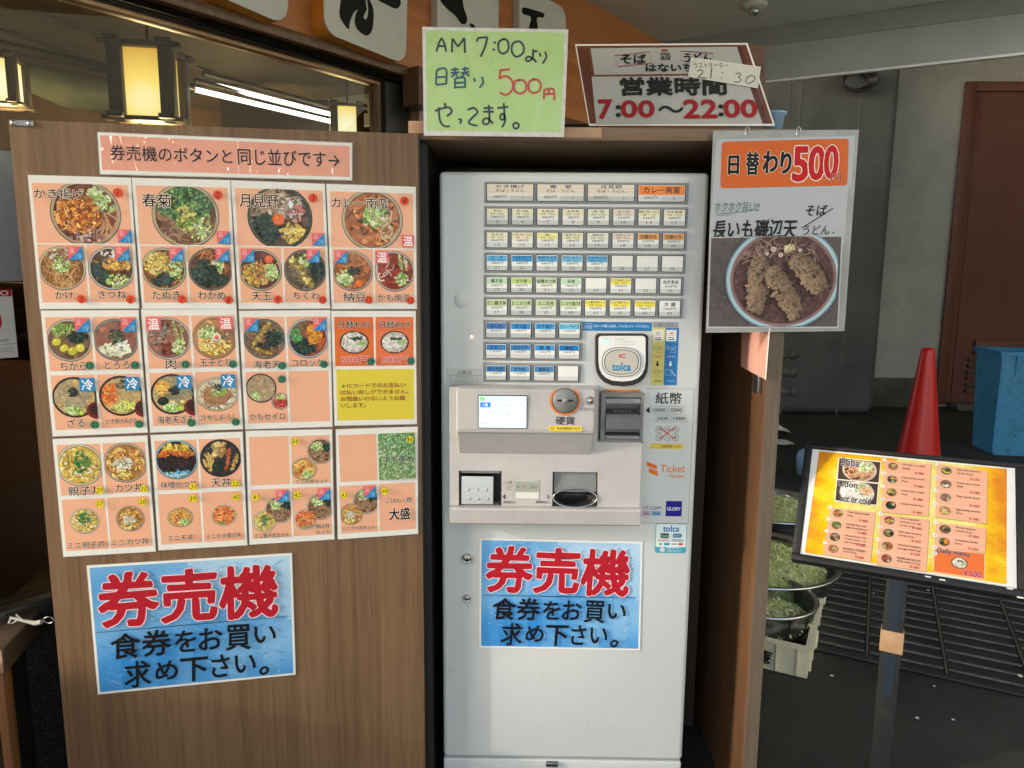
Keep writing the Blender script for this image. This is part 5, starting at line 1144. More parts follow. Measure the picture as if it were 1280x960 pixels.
# bulge with the screen
bu = LB(568, 486, 746, 543, CD+BUL); bu0 = L(600, 567, CD)[1]
prof = [(-CD+.001,bu[3]),(-CD-BUL+.008,bu[3]-.002),(-CD-BUL+.002,bu[3]-.008),(-CD-BUL,bu[1]+.012),(-CD-BUL+.002,bu[1]+.004),(-CD-BUL+.007,bu[1]),(-CD-.001,bu0)]
SCN = LB(598.5, 495, 658, 534.5, CD+BUL)
b = MB(); b.prism(prof, 0, bu[0]+.004, bu[2]-.004); BG = b.build('screen_bulge', M['console'], TM)
bv = BG.modifiers.new('soft edges', 'BEVEL'); bv.width = .004; bv.segments = 3; bv.angle_limit = math.radians(50)
sb = MB(); sb.box(SCN[0]-.002, SCN[2]+.002, -CD-BUL-0.0015, -CD-BUL+0.0020, SCN[1]-.002, SCN[3]+.002, .001).build('screen_frame', M['blackp'], TM)
g = Print(0); 
def SB(u0, v0, u1, v1): w_, h_ = SCN[2]-SCN[0], SCN[3]-SCN[1]; return (SCN[0]+u0*w_, SCN[3]-v1*h_, SCN[0]+u1*w_, SCN[3]-v0*h_)
g.rect(SB(0,0,1,1), (186,204,222)); g.rect(SB(.0,.55,1,1), (196,212,226)); g.rect(SB(.03,.03,.12,.15), (60,190,70)); g.poly([SB(.055,.05,.1,.1)[:2], SB(.055,.05,.1,.13)[2:], SB(.055,.11,.06,.13)[:2]], (240,250,240))
g.text('お金を入れて下さい。', SB(.15,.03,.60,.08), (70,84,100)); g.text('カードの方はボタンを押してください', SB(.15,.10,.97,.15), (70,84,100))
g.rect(SB(.03,.20,.25,.36), (40,110,210)); g.text('1 枚', SB(.09,.23,.19,.33), (230,240,250), .02)
for k in range(3): g.rrect(SB(.29+.235*k,.20,.49+.235*k,.36), .002, (206,218,232)); g.text('%d 枚' % (k+2), SB(.34+.235*k,.22,.44+.235*k,.29), (50,110,190), .01); g.text('(2-4枚)', SB(.32+.235*k,.31,.46+.235*k,.35), (60,120,190))
g.frame(SB(.20,.46,.48,.64), .0007, (90,104,120)); g.line([(SB(.26,.6,.26,.6)[0:2]), SB(.34,.50,.34,.50)[0:2], SB(.42,.6,.42,.6)[0:2]], .0008, (90,104,120)); g.frame(SB(.56,.49,.74,.62), .0007, (90,104,120)); g.rect(SB(.60,.54,.64,.57), (90,104,120))
g.text('領収書', SB(.04,.84,.20,.91), (120,136,150)); g.text('おつり', SB(.78,.84,.93,.91), (120,136,150))
mprint(g, 'screen', 'screen', TM, CD+BUL+.0016)
# coin slot, orange ring, cancel button
cc = L(706.3, 500.8, CD+BUL); q = MB()
q.lathe([(.0,-CD-BUL-0.0050),(.026,-CD-BUL-0.0050),(.028,-CD-BUL-0.0020),(.0285,-CD-BUL+0.0010)], (cc[0],0,cc[1]), 36, 'y'); CS = q.build('coin_slot', M['bill'], TM)
MB().lathe([(.0288,-CD-BUL-0.0002),(.0288,-CD-BUL-0.0006),(.0298,-CD-BUL-0.0006),(.0298,-CD-BUL-0.0002)], (cc[0],0,cc[1]), 36, 'y').build('slot_gap', M['blackp'], CS)
MB().box(cc[0]-.018, cc[0]+.018, -CD-BUL-0.0065, -CD-BUL-0.0048, cc[1]-.001, cc[1]+.0035).build('slit', M['blackp'], CS)
MB().lathe([(0,-CD-BUL-0.0070),(.0065,-CD-BUL-0.0070),(.007,-CD-BUL-0.0050)], (cc[0],0,cc[1]+.001), 18, 'y').build('slot_hub', M['frame_grey'], CS)
pts = []
q = MB()
a0, a1 = math.radians(128), math.radians(412); n_ = 30
vs = []
for k in range(n_+1):
    t = a0+(a1-a0)*k/n_
    for r_ in (.0305, .0345):
        for d_ in (-CD-BUL-0.0002, -CD-BUL-0.0012): vs.append((cc[0]+r_*math.cos(t), d_, cc[1]+r_*math.sin(t)))
fs = []
for k in range(n_):
    i = k*4; fs += [(i+1,i+3,i+7,i+5),(i,i+1,i+5,i+4),(i+2,i+6,i+7,i+3)]
q.add(vs, fs).build('orange_ring', M['orange'], TM)
cc = L(737.5, 500.5, CD+BUL); MB().lathe([(.0,-CD-BUL-0.0110),(.0070,-CD-BUL-0.0100),(.0085,-CD-BUL-0.0050),(.0095,-CD-BUL-0.0000)], (cc[0],0,cc[1]), 24, 'y').build('cancel_button', M['bill'], TM)
MB().lathe([(.0,-CD-BUL-0.0125),(.0028,-CD-BUL-0.0120),(.003,-CD-BUL-0.0100)], (cc[0]+.001,0,cc[1]+.002), 12, 'y').build('button_dimple', M['steel'], TM)
g = Print(0); g.text('硬貨', LB(694.5,520.5,718.3,530.8,CD+BUL), (40,40,44), .012); g.text('とりけし', LB(725.5,509.8,743.5,513.4,CD+BUL), (70,70,74), .006)
b_ = LB(686,532,727.5,539.2,CD+BUL); g.rrect(b_, .002, (242,212,80)); g.disc(*L(690.5,535.6,CD+BUL), .0045, .0045, (90,84,50)); g.disc(*L(690.5,535.6,CD+BUL), .0038, .0038, (242,212,80)); g.text('500', LB(688.6,534.6,692.4,536.6,CD+BUL), (70,64,40)); g.text('新500円硬貨使用できます', LB(695.8,533.9,725,537.2,CD+BUL), (40,36,24), .02)
mprint(g, 'console_lettering', 'print', TM, CD+BUL+.0008)
# ticket tray (left) and coin tray (right)
TT = MB(); TT.box(tk[0], tk[2], -CD+.040, -CD+.044, lipz, tk[3]); TT.box(tk[0]-.001, tk[0]+.004, -CD+.001, -CD+.04, lipz, tk[3]); TT.box(tk[2]-.004, tk[2]+.001, -CD+.001, -CD+.04, lipz, tk[3]); T1 = TT.build('ticket_tray', M['blackp'], TM)
w_ = tk[2]-tk[0]; h_ = tk[3]-lipz
MB().prism([(-CD+.005,lipz+.003),(-CD+.001,lipz+.003),(-CD+.012,lipz+h_*.80),(-CD+.016,lipz+h_*.80)], 0, tk[0]+.006, tk[0]+w_*.80).build('tray_flap', M['steel'], T1)
for i in range(3):
    for j in range(2):
        xx = tk[0]+w_*(.26+.21*i)-(.03*w_ if j else 0); zz = lipz+h_*(.18+.26*j); yy = -CD+.001+.011*(.18+.26*j)/.8-.001
        MB().lathe([(0,-.0016),(.0022,-.0012),(.003,.0)], (xx, yy, zz), 10, 'y').build('flap_stud', M['zinc'], T1)
MB().prism([(-CD+.002,tk[3]-.001),(-CD+.002,tk[3]-.006),(-CD+.035,tk[3]-.016),(-CD+.035,tk[3]-.001)], 0, tk[0]+.001, tk[2]-.001).build('tray_roof', M['bill'], T1)
TT = MB(); TT.box(ct[0], ct[2], -CD+.040, -CD+.044, lipz, ct[3]); TT.box(ct[0]-.001, ct[0]+.003, -CD+.001, -CD+.04, lipz, ct[3]); T2 = TT.build('coin_tray', M['blackp'], TM)
w_ = ct[2]-ct[0]; h_ = ct[3]-lipz
MB().prism([(-CD+.004,lipz+h_*.42),(-CD+.002,lipz+h_*.42),(-CD+.010,ct[3]-.002),(-CD+.014,ct[3]-.002)], 0, ct[0]+.004, ct[2]-.003).build('coin_flap', M['bill'], T2)
pts_c = [(ct[0]+w_*(.5+.5*math.cos(t)*1.0), lipz+h_*.25+h_*.27*math.copysign(abs(math.sin(t))**.8, math.sin(t))) for t in np.linspace(0, 2*math.pi, 24, endpoint=False)]
q = MB(); cxm = ct[0]+w_*.5; czm = lipz+h_*.26
vs = []; fs = []
n_ = 32
for k in range(n_):
    t = 2*math.pi*k/n_
    c, s_ = math.cos(t), math.sin(t)
    for (kx, dd) in ((.97,-CD-.002), (.90,-CD-.003), (.84,-CD+.004), (.62,-CD+.030), (0.02,-CD+.034)): vs.append((cxm+w_*.5*kx*c, dd, czm+h_*.27*kx*s_))
for k in range(n_):
    for j in range(4): a_ = k*5+j; b3 = ((k+1) % n_)*5+j; fs.append((a_, b3, b3+1, a_+1))
q.add(vs, fs, True); q.build('coin_cup', M['blackp'], T2)
q = MB(); q.tube([(cxm+w_*.485*math.cos(t), -CD-.003, czm+h_*.27*math.sin(t)) for t in np.linspace(0, 2*math.pi, 33)], .0016, 6, False); q.build('cup_rim', M['steel'], T2)
g = Print(0); b_ = LB(643.8,600,674,624,CD); g.rrect(b_, .002, (216,216,210)); g.rect((b_[0]+.0015,b_[1]+.018,b_[2]-.0015,b_[3]-.003), (166,172,160)); g.rect((b_[0]+.0015,b_[1]+.003,b_[2]-.0015,b_[1]+.0165), (226,228,222)); g.text('おつり・返却', LB(646,606.5,671.5,610.5,CD), (110,116,108), .02); g.frame(b_, .0008, (130,130,130))
g.text('食券取出口', LB(628.8,626,644.5,629.2,CD), (60,60,60), .012); g.text('硬貨取出口', LB(669.5,626,686.5,629.2,CD), (60,60,60), .012)
g.text('△注意', LB(629.5,601,640,604.5,CD), (120,112,108), .01)
for k in range(3): g.rect(LB(632,606.5+k*2.6,640.5,607.4+k*2.6,CD), (165,150,145))
g.poly([L(628.3,620.6,CD), L(631.5,617,CD), L(631.5,624.4,CD)], (70,68,68)); g.poly([L(687.2,620.6,CD), L(684.3,617,CD), L(684.3,624.4,CD)], (130,120,118))
mprint(g, 'tray_lettering', 'print', TM, CD+.0008)
# banknote unit
bb = LB(751, 491.5, 803.8, 552, .03); bz0, bz1 = bb[1], bb[3]; bw_ = bb[2]-bb[0]; bh_ = bz1-bz0
NB_ = MB(); NB_.holes(bb[0], bb[2], bz0, bz1, -.034, 0, [(bb[0]+bw_*.10, bb[2]-bw_*.07, bz0+bh_*.06, bz1-bh_*.08)]); NU = NB_.build('banknote_unit', M['bill'], TM)
MB().box(bb[0]+bw_*.09, bb[2]-bw_*.06, -.006, -.003, bz0+bh_*.05, bz1-bh_*.07).build('unit_back', M['bill'], NU)
xi0, xi1 = bb[0]+bw_*.11, bb[2]-bw_*.08
MB().prism([(-.006,bz1-bh_*.10),(-.030,bz1-bh_*.11),(-.036,bz1-bh_*.20),(-.014,bz1-bh_*.32),(-.006,bz1-bh_*.36)], 0, xi0, xi1).build('upper_hood', M['frame_grey'], NU)
MB().box(xi0+.004, xi1-.004, -.015, -.0065, bz1-bh_*.41, bz1-bh_*.365).build('note_slot', M['blackp'], NU)
MB().prism([(-.006,bz1-bh_*.42),(-.034,bz1-bh_*.44),(-.041,bz1-bh_*.50),(-.040,bz1-bh_*.72),(-.030,bz1-bh_*.80),(-.006,bz1-bh_*.80)], 0, xi0, xi1).build('lower_hood', M['bill'], NU)
MB().box(xi0+.002, xi1-.003, -.013, -.0065, bz1-bh_*.865, bz1-bh_*.81).build('note_slot', M['blackp'], NU)
MB().box(xi0, xi1, -.036, -.0065, bz0+bh_*.065, bz1-bh_*.875, .002).build('lower_sill', M['frame_grey'], NU)
for k in range(5): MB().box(xi0+.022+k*.009, xi0+.026+k*.009, -.0165, -.0152, bz1-bh_*.40, bz1-bh_*.38).build('slot_tooth', M['frame_grey'], NU)
ob = LB(753.5, 487, 800.5, 489.2, .001); MB().box(ob[0], ob[2], -.002, -.0, ob[1], ob[3]).build('orange_line', M['orange'], TM)
MB().box(bb[0]-.004, bb[2]+.002, -.031, 0, bz0-.004, bz0-.0008, .0008, 1).build('unit_trim', M['blackp'], TM)

# ------------------------------------------------------------ green handwritten notice
sh, r = sheet_thing('green_notice', 'light green laminated notice with handwriting, standing on the cabinet', 'notice', PC.off(.03), [(527.8,33.5),(710.5,37),(705,171.5),(529.8,169.5)], 0, film=0, m='film')
g = Print(); g.poly([sh.uv(.022,.03), sh.uv(.978,.03), sh.uv(.978,.955), sh.uv(.022,.955)], (178,212,138)); g.build('green_paper', M['lam'], r)
g = Print(.0012); X = lambda x, y: sh.hit(500+x/2.56, y/2.56)       # read off an enlarged view of the photograph
def hw(strokes, w, col):
    for st in strokes:
        P = [X(*p) for p in st]; Q = []
        for i in range(len(P)-1):
            p0 = P[max(i-1,0)]; p1 = P[i]; p2 = P[i+1]; p3 = P[min(i+2,len(P)-1)]
            for k in range(5): t = k/5; Q.append(tuple(.5*((2*p1[j])+(-p0[j]+p2[j])*t+(2*p0[j]-5*p1[j]+4*p2[j]-p3[j])*t*t+(-p0[j]+3*p1[j]-3*p2[j]+p3[j])*t**3) for j in (0,1)))
        Q.append(P[-1]); g.line(Q, w, col)
INK, BLU, RED = (62,78,86), (62,100,122), (196,92,88)
w_ = .0042
hw([[(117,166),(124,140),(133,122)],[(133,122),(142,140),(148,166)],[(122,148),(146,148)],
    [(166,168),(168,124)],[(168,124),(186,150)],[(186,150),(206,122)],[(206,122),(208,170)],
    [(246,134),(252,122),(280,120)],[(280,120),(272,150),(258,182)],[(300,134),(306,140)],[(296,160),(304,158)],
    [(330,126),(316,136),(316,162),(330,172),(346,160),(346,136),(336,126),(326,128)],[(372,134),(360,142),(358,166),(372,182),(392,172),(396,150),(384,134),(370,134)],
    [(424,165),(440,164)],[(426,158),(424,186),(410,196),(402,190),(412,182),(430,192),(436,200)],[(446,170),(450,182)],[(464,166),(468,184),(456,204)]], w_, INK); g.build('handwriting', M['print'], r); g = Print(.0012)
hw([[(117,228),(115,270)],[(117,228),(128,220),(148,224),(148,270)],[(116,248),(146,246)],[(115,272),(148,268)],
    [(164,224),(188,222)],[(162,234),(190,232)],[(176,216),(174,236),(164,248)],[(176,234),(184,246)],[(198,222),(220,220)],[(196,234),(222,230)],[(208,214),(206,236),(196,246)],[(208,232),(222,244)],
    [(176,252),(176,284)],[(176,252),(206,250),(207,282)],[(178,266),(204,264)],[(178,280),(206,279)],
    [(236,250),(240,262)],[(262,246),(266,264),(254,282)]], .0040, BLU); g.build('handwriting', M['print'], r); g = Print(.0012)
hw([[(322,222),(318,254)],[(318,226),(352,222)],[(318,252),(340,244),(360,262),(358,290),(338,304),(320,296)],
    [(384,256),(368,262),(366,288),(382,300),(400,292),(404,272),(394,258),(380,256)],[(430,254),(414,262),(412,286),(426,298),(446,290),(450,270),(440,256),(426,254)],
    [(462,286),(460,318)],[(462,288),(490,286),(494,322)],[(462,302),(492,300)],[(476,288),(476,302)]], .0046, RED)
hw([[(112,356),(132,348),(156,344),(166,358),(150,372)],[(124,344),(128,386),(142,404),(160,404)],[(143,330),(147,348)],[(186,382),(196,384),(192,396)],
    [(216,352),(236,346),(248,360),(232,376),(220,392),(232,400),(248,402)],
    [(268,346),(298,346)],[(266,358),(300,358)],[(284,336),(286,384),(278,398),(266,394),(268,382),(282,380),(298,396)],
    [(312,346),(346,342)],[(332,330),(334,372),(328,384),(320,378),(324,366),(334,368),(336,388),(326,408)],
    [(370,392),(362,400),(368,412),(378,408),(380,398),(370,392)]], .0042, INK)
g.build('handwriting', M['print'], r)

# ------------------------------------------------------------ opening hours sign
zb = SZ1+.002; yb_ = CF_Y+.05
LEAN = math.radians(14)
PH = Surf((0, yb_, zb), (1,0,0), (0, math.sin(LEAN), math.cos(LEAN)))
if PH.Nn.y > 0: PH.Nn = -PH.Nn
sh, r = sheet_thing('opening_hours_sign', 'framed brown and grey opening hours sign leaning on top of the cabinet', 'sign', PH, [(718.8,55.5),(934.4,53.9),(968.8,157.4),(736.3,157.4)], 0)
MB().box(-sh.w/2+.01, sh.w/2-.012, .004, sh.h-.004, -.012, -.001).build('backing_board', M['panel_in'], r)
X = lambda x, y: sh.hit(500+x/2.56, y/2.56)
XB = lambda x0, y0, x1, y1: sh.box(500+x0/2.56, y0/2.56, 500+x1/2.56, y1/2.56)
g = Print(); g.poly([sh.uv(.006,.02), sh.uv(.988,.02), sh.uv(.992,.975), sh.uv(.006,.975)], (112,62,40))
g.poly([X(610,155), X(1078,150), X(1104,234), X(622,240)], (176,176,172)); g.poly([X(568,158), X(600,156), X(642,396), X(626,397)], (96,54,36)); g.poly([X(1078,150),X(1092,150),X(1178,394),X(1164,396)], (84,44,30))
g.poly([X(613,246), X(1106,241), X(1160,396), X(628,400)], (182,182,178)); g.build('sign_print', M['lam'], r)
for i in range(90):
    a = random.uniform(640,1100); b2 = random.uniform(160,390); an = random.uniform(-.9,.9); l_ = random.uniform(10,70); 
g = Print(.0014)
for i in range(110):
    a = random.uniform(632,1070); b2 = random.uniform(162,385); an = random.uniform(.3,2.8); l_ = random.uniform(8,40); g.line([X(a,b2), X(a+l_*math.cos(an), min(b2+l_*math.sin(an)*.6,394))], random.uniform(.0003,.0009), random.choice([(196,196,192),(204,204,200),(164,164,160)]))
for i in range(40):
    a = random.uniform(640,1130); b2 = random.uniform(250,392); g.disc(*X(a,b2), random.uniform(.0006,.0018), random.uniform(.0006,.0016), random.choice([(166,164,158),(200,200,196)]), 7)
tag(g.build('scratches', M['print'], r), kind='stuff')
g = Print(.0022); DK = (34,34,34); RD = (158,36,40)
for q in ([(686,180),(798,167),(806,204),(698,214)], [(898,165),(1000,172),(1002,206),(898,196)]):
    P = [X(*p) for p in q]; g.line(P+[P[0], P[1]], .0016, RD)
g.text('そば', XB(706,175,786,205), DK, .04, jit=.0005); g.text('うどん', XB(908,172,994,200), DK, .04, jit=.0005)
g.disc(*X(848,182), .0135, .0075, (60,56,52)); g.disc(*X(848,182), .0127, .0068, (190,188,182)); g.disc(*X(846,163), .0088, .0030, (150,70,60)); g.text('鶏', XB(833,170,864,194), DK, .02)
g.text('はないち', XB(786,206,936,230), DK, .045, jit=.0006)
g.text('営業時間', XB(706,250,1042,305), (38,38,38), .045, jit=.0008)
for t, bx, c_ in (('7',(636,322,676,380),RD),(':',(692,340,704,374),DK),('00',(708,324,812,376),RD),('～',(826,340,906,362),DK),('22',(908,322,1012,378),RD),(':',(1020,338,1032,372),DK),('00',(1036,322,1140,376),RD)):
    g.text(t, XB(*bx), c_, .035 if t not in '～' else .01)
g.build('lettering', M['print'], r)
def poly_part(name, pts, z0, z1, m, parent): 
    n = len(pts); return MB().prism([(x, y) for x, y in pts], 2, z0, z1).build(name, m, parent)
poly_part('paper_strip', [X(932,187), X(1153,217), X(1143,285), X(920,248)], .0036, .0042, M['sheet'], r)
g = Print(.0046); g.poly([X(934,189), X(1151,219), X(1142,283), X(922,246)], (212,212,200))
def hw2(sts, w, c):
    for st in sts:
        P = [X(*p) for p in st]; g.line(P, w, c)
hw2([[(950,232),(958,226),(968,230),(966,238),(956,246),(950,250),(966,252),(980,254)],[(996,222),(992,254)],[(1030,234),(1032,238)],[(1026,252),(1028,256)],
     [(1072,240),(1084,236),(1090,242),(1080,250)],[(1080,250),(1090,256),(1084,266),(1068,266)],[(1122,244),(1108,252),(1104,266),(1114,272),(1130,262),(1134,250),(1122,244)]], .0024, (36,38,40))
g.text('ラストオーダー', XB(938,202,1048,222), (50,50,50), .0, shear=-.15)
g.build('strip_handwriting', M['print'], r)
# blue cup behind the sign
p = at_y(972, 158, CF_Y+.13)
o = MB().lathe([(0,0),(.019,0),(.026,.055),(.031,.057),(.031,.061),(.025,.061),(.018,.004)], (0,0,0), 24).build('plastic_cup', M['blue_cup'], loc=(p.x-.012, CF_Y+.13, SZ1+.001)); tag(o, 'pale blue plastic cup behind the opening hours sign', 'cup')
# plastic crate edge seen between the two signs
a = at_y(722,150,CF_Y+.25)
o = MB().box(a.x-.10, a.x+.05, CF_Y+.22, CF_Y+.36, SZ1+.001, SZ1+.055, .006).build('storage_box', M['dark']); tag(o, 'dark box lying behind the gap between the two top signs', 'box')

# ------------------------------------------------------------ hanging daily special poster
PD = PC.off(.012)
sh, r = sheet_thing('daily_special_poster', 'clear sleeve poster of the daily bowl hanging right of the machine', 'poster', PD, [(891.4,163.4),(1073.7,162.2),(1055.3,413.8),(882,415.9)], 0, m='film_grey')
X = lambda x, y: sh.hit(860+x/3.43, 150+y/3.43)
XB = lambda x0, y0, x1, y1: sh.box(860+x0/3.43, 150+y0/3.43, 860+x1/3.43, 150+y1/3.43)
g = Print(); g.poly([X(122,84), X(716,68), X(700,288), X(686,290), X(670,532), X(90,520), X(106,300)], (180,185,192)); g.build('white_paper', M['lam_flat'], r)
g = Print(.0012); q = [X(145,94), X(688,80), X(682,281), X(138,293)]
def rquad(q, r_):
    out = []
    for i in range(4):
        p, a, c_ = Vector(q[i]), Vector(q[i-1]), Vector(q[(i+1) % 4]); da = (a-p).normalized()*r_; dc = (c_-p).normalized()*r_
        for k in range(6): t = k/5; out.append(tuple((p+da)*(1-t)**2 + p*2*t*(1-t) + (p+dc)*t*t))
    return out
g.poly(rquad(q, .008), (212,104,46)); 
WH = (240,236,228)
for t, bx in (('日',(174,155,216,232)),('替',(250,140,302,235)),('わ',(322,135,382,225)),('り',(398,140,440,228))): g.text(t, XB(*bx), (24,26,28), .055, outline=WH, ow=.028)
for t, bx in (('5',(452,118,512,260)),('0',(520,116,582,255)),('0',(586,112,640,250))): g.text(t, XB(*bx), (198,24,34), .04, outline=WH, ow=.028)
g.text('円', XB(612,230,654,264), (160,50,40), .02, outline=WH, ow=.02); g.build('price_band', M['print'], r)
g = Print(.0016); g.text('ホクホク旨い!!', XB(114,350,304,396), (48,104,90), .0, shear=.15); g.line([X(116,404), X(190,398), X(300,384)], .0012, (60,120,104)); g.line([X(122,411), X(190,406)], .0009, (60,120,104))
g.text('そば', XB(505,365,594,410), (34,36,40), .02, shear=.1); g.line([X(622,378), X(486,464)], .0022, (34,36,40)); g.text('うどん', XB(492,452,606,492), (34,36,40), .01, shear=.1); g.disc(*X(622,484), .002, .002, (34,36,40), 8)
g.text('長いも磯辺天', XB(108,428,464,506), (34,36,40), .035, shear=.12, jit=.0012); g.build('handwriting', M['print'], r)
g = Print(.0026); g.poly([X(92,502), X(662,496), X(642,892), X(80,892)], (196,196,196)); g.poly([X(98,506), X(656,500), X(638,886), X(86,886)], (92,84,86))
cpb = (X(98,506)[0], X(90,886)[1], X(645,500)[0], X(98,503)[1])
cf = lambda x, y: (min(max(x,cpb[0]),cpb[2]), min(max(y,cpb[1]),cpb[3]))
g.scatter([(98,90,92),(88,80,84),(102,96,98),(84,77,80)], 900, (cpb[0]+cpb[2])/2, (cpb[1]+cpb[3])/2, (cpb[2]-cpb[0])*.6, (cpb[3]-cpb[1])*.6, .0035, cf)
ctr = X(404, 680); rx = abs(X(650,680)[0]-X(156,680)[0])/2; ry = rx*.90
g.disc(*ctr, rx*1.0, ry*1.0, (120,150,166), 48, cpb); g.disc(*ctr, rx*.975, ry*.975, (168,200,214), 48, cpb); g.disc(*ctr, rx*.92, ry*.92, (142,112,110), 48, cpb); g.disc(*ctr, rx*.87, ry*.87, (92,66,64), 48, cpb)
cf2 = lambda x, y: cf(*((ctr[0]+(x-ctr[0])*min(1, .86/max(1e-6, math.hypot((x-ctr[0])/rx,(y-ctr[1])/ry))), ctr[1]+(y-ctr[1])*min(1, .86/max(1e-6, math.hypot((x-ctr[0])/rx,(y-ctr[1])/ry))))))
g.scatter([(84,58,57),(98,71,68),(106,80,76),(80,56,55)], 700, *ctr, rx*.85, ry*.85, .0045, cf2)
sav = R.get('x')
for i in range(60):
    p = X(random.uniform(200,520), random.uniform(530,600)); h = random.uniform(0,6.28); cv = random.uniform(-.8,.8); pts = []; x, y = p
    for k in range(7): pts.append(cf2(x, y)); x += math.cos(h)*.006; y += math.sin(h)*.006; h += cv
    g.line(pts, .0013, random.choice([(168,134,128),(146,110,106),(190,160,150)]))
def fritter(pl_, wd_):
    P = [X(*p) for p in pl_]
    for lay in range(3):
        for i in range((70, 190, 150)[lay]):
            t = random.random()*(len(P)-1); k = min(int(t), len(P)-2); f_ = t-k; x = P[k][0]*(1-f_)+P[k+1][0]*f_; y = P[k][1]*(1-f_)+P[k+1][1]*f_
            o_ = random.uniform(-1,1)*(1 if lay else 1.12); an = math.atan2(P[k+1][1]-P[k][1], P[k+1][0]-P[k][0])+math.pi/2
            e = wd_*(.75+.35*math.sin(math.pi*t/(len(P)-1))); lit = .78+.30*(o_*-.5+.5)
            c = ((58,42,40),(148,122,100),(172,146,120))[lay]; c = tuple(min(255, v*(lit if lay else 1)) for v in c)
            if lay == 2 and random.random() < .4: c = (86,82,60)
            g.scatter([c], 1, x+math.cos(an)*e*o_, y+math.sin(an)*e*o_, 0, 0, (.0085,.0060,.0024)[lay], cf2)
fritter([(300,590),(296,660),(290,740),(276,826)], .0200); fritter([(440,590),(490,630),(530,680),(560,728)], .0215); fritter([(350,640),(376,700),(420,770),(458,838)], .0205)
for x_, y_, r_ in ((358,556,.0058),(388,580,.0048),(330,574,.004),(412,548,.005),(470,560,.004)): g.disc(*X(x_,y_), r_, r_, (214,206,204), 16); g.disc(*X(x_,y_), r_*.6, r_*.6, (178,160,158), 12)
g.scatter([(200,190,150),(176,170,120),(222,214,180)], 40, *X(425,550), .012, .008, .0034, cf2)
g.build('bowl_photo', M['lam_flat'], r)
for px_ in (933.5, 997.5):
    p = sh.hit(px_, 168); MB().tube([(p[0]-.004,p[1]-.002,.0015),(p[0]-.004,p[1]+.012,.003),(p[0],p[1]+.018,.002),(p[0]+.004,p[1]+.010,.004),(p[0]+.003,p[1]+.002,.006)], .0009, 6).build('wire_hook', M['steel'], r)
# salmon slip stuck to the inner side of the panel
p = [Vector(at_y(x, y, yy)) for (x, y, yy) in ((928,400,CF_Y+.16),(963,400,CF_Y-.012),(957,474.5,CF_Y-.012),(926.5,458,CF_Y+.14))]
for q in p: q.x = min(q.x, PXI-.004)
ps = empty('salmon_slip', 'salmon pink paper slip hanging by the panel under the daily poster', 'paper slip', p[3])
n_ = Vector((.0008, 0, 0)); v = [q-p[3] for q in p]
MB().add([a for a in v]+[a-Vector((.0010,.0003,0)) for a in v], [(0,1,2,3),(7,6,5,4),(0,4,5,1),(1,5,6,2),(2,6,7,3),(3,7,4,0)]).build('paper', M['pink'], ps)
d_ = (p[1]-p[2]); MB().tube([v[1], v[2]], .0012, 5).build('white_edge', M['sheet'], ps)
# ------------------------------------------------------------ menu stand: pose of the tilted board solved from its four corners
def solve_rect(q):
    m = [np.array([x-640, y-480, F]) for x, y in q]
    u = np.cross(np.cross(m[0], m[1]), np.cross(m[3], m[2])); v = np.cross(np.cross(m[0], m[3]), np.cross(m[1], m[2]))
    if u[0] < 0: u = -u
    if v[1] > 0: v = -v
    return _n(u), _n(v)
u_, v_ = solve_rect([(1016.5,560.2),(1273,584.5),(1271,738.5),(997,694)])
U = w_of(u_); Vv = w_of(v_)
BP = Surf(at_y(1130, 640, 1.57), U, Vv)
st = empty('menu_stand', 'black floor stand with a tilted English picture menu board', 'menu stand', (0,0,0))
xl = (BP.hit(1014,556)[0]+BP.hit(981,700)[0])/2; yt = BP.hit(1016,556.5)[1]; ybm = (BP.hit(981,700)[1]+BP.hit(1270,744)[1])/2
pl_ = (BP.hit(1017.5,561.7)[0]+BP.hit(998.3,692)[0])/2; pr_ = (BP.hit(1270.6,585.2)[0]+BP.hit(1269,735)[0])/2; pt_ = (BP.hit(1017.5,561.7)[1]+BP.hit(1270.6,585.2)[1])/2; pb_ = (BP.hit(998.3,692)[1]+BP.hit(1269,735)[1])/2
xr = pr_ + (pl_-xl)+.02
mwB = BP.mw()
p0 = BP.world((xl+xr)/2-.045, ybm+.05, -.05)
pb0 = BP.world(BP.hit(1122, 728)[0], ybm+.02, -.045)
st.location = (pb0.x, pb0.y, 0)
bpy.context.view_layer.update()
inv = st.matrix_world.inverted() if False else Matrix.Translation(-st.location)
def bpart(mb, name, m): 
    mb.xf(inv @ mwB); return mb.build(name, m, st)
bpart(MB().box(xl+.004, xr-.004, ybm+.004, yt-.004, -.018, -.004), 'back_panel', M['stand'])
fw = .0
bpart(MB().box(xl, xr, ybm, pb_-.002, -.022, .006, .002), 'frame_bar', M['stand'])
bpart(MB().box(xl, xr, pt_+.002, yt, -.022, .006, .002), 'frame_bar', M['stand'])
bpart(MB().box(xl, pl_-.002, pb_-.0015, pt_+.0015, -.022, .0055, .002), 'frame_bar', M['stand'])
bpart(MB().box(pr_+.002, xr, pb_-.0015, pt_+.0015, -.022, .0055, .002), 'frame_bar', M['stand'])
bpart(MB().box(pl_, pr_, pb_, pt_, -.003, .0, 0), 'menu_paper', M['sheet'])
for (x_, y_) in ((1262, 737), (1275, 748), (1178, 726), (1160,722)): 
    h_ = BP.hit(x_, y_); bpart(MB().box(h_[0]-.006, h_[0]+.005, h_[1]-.0015, h_[1]+.0015, .0062, .0070), 'paint_chip', M['sheet'])
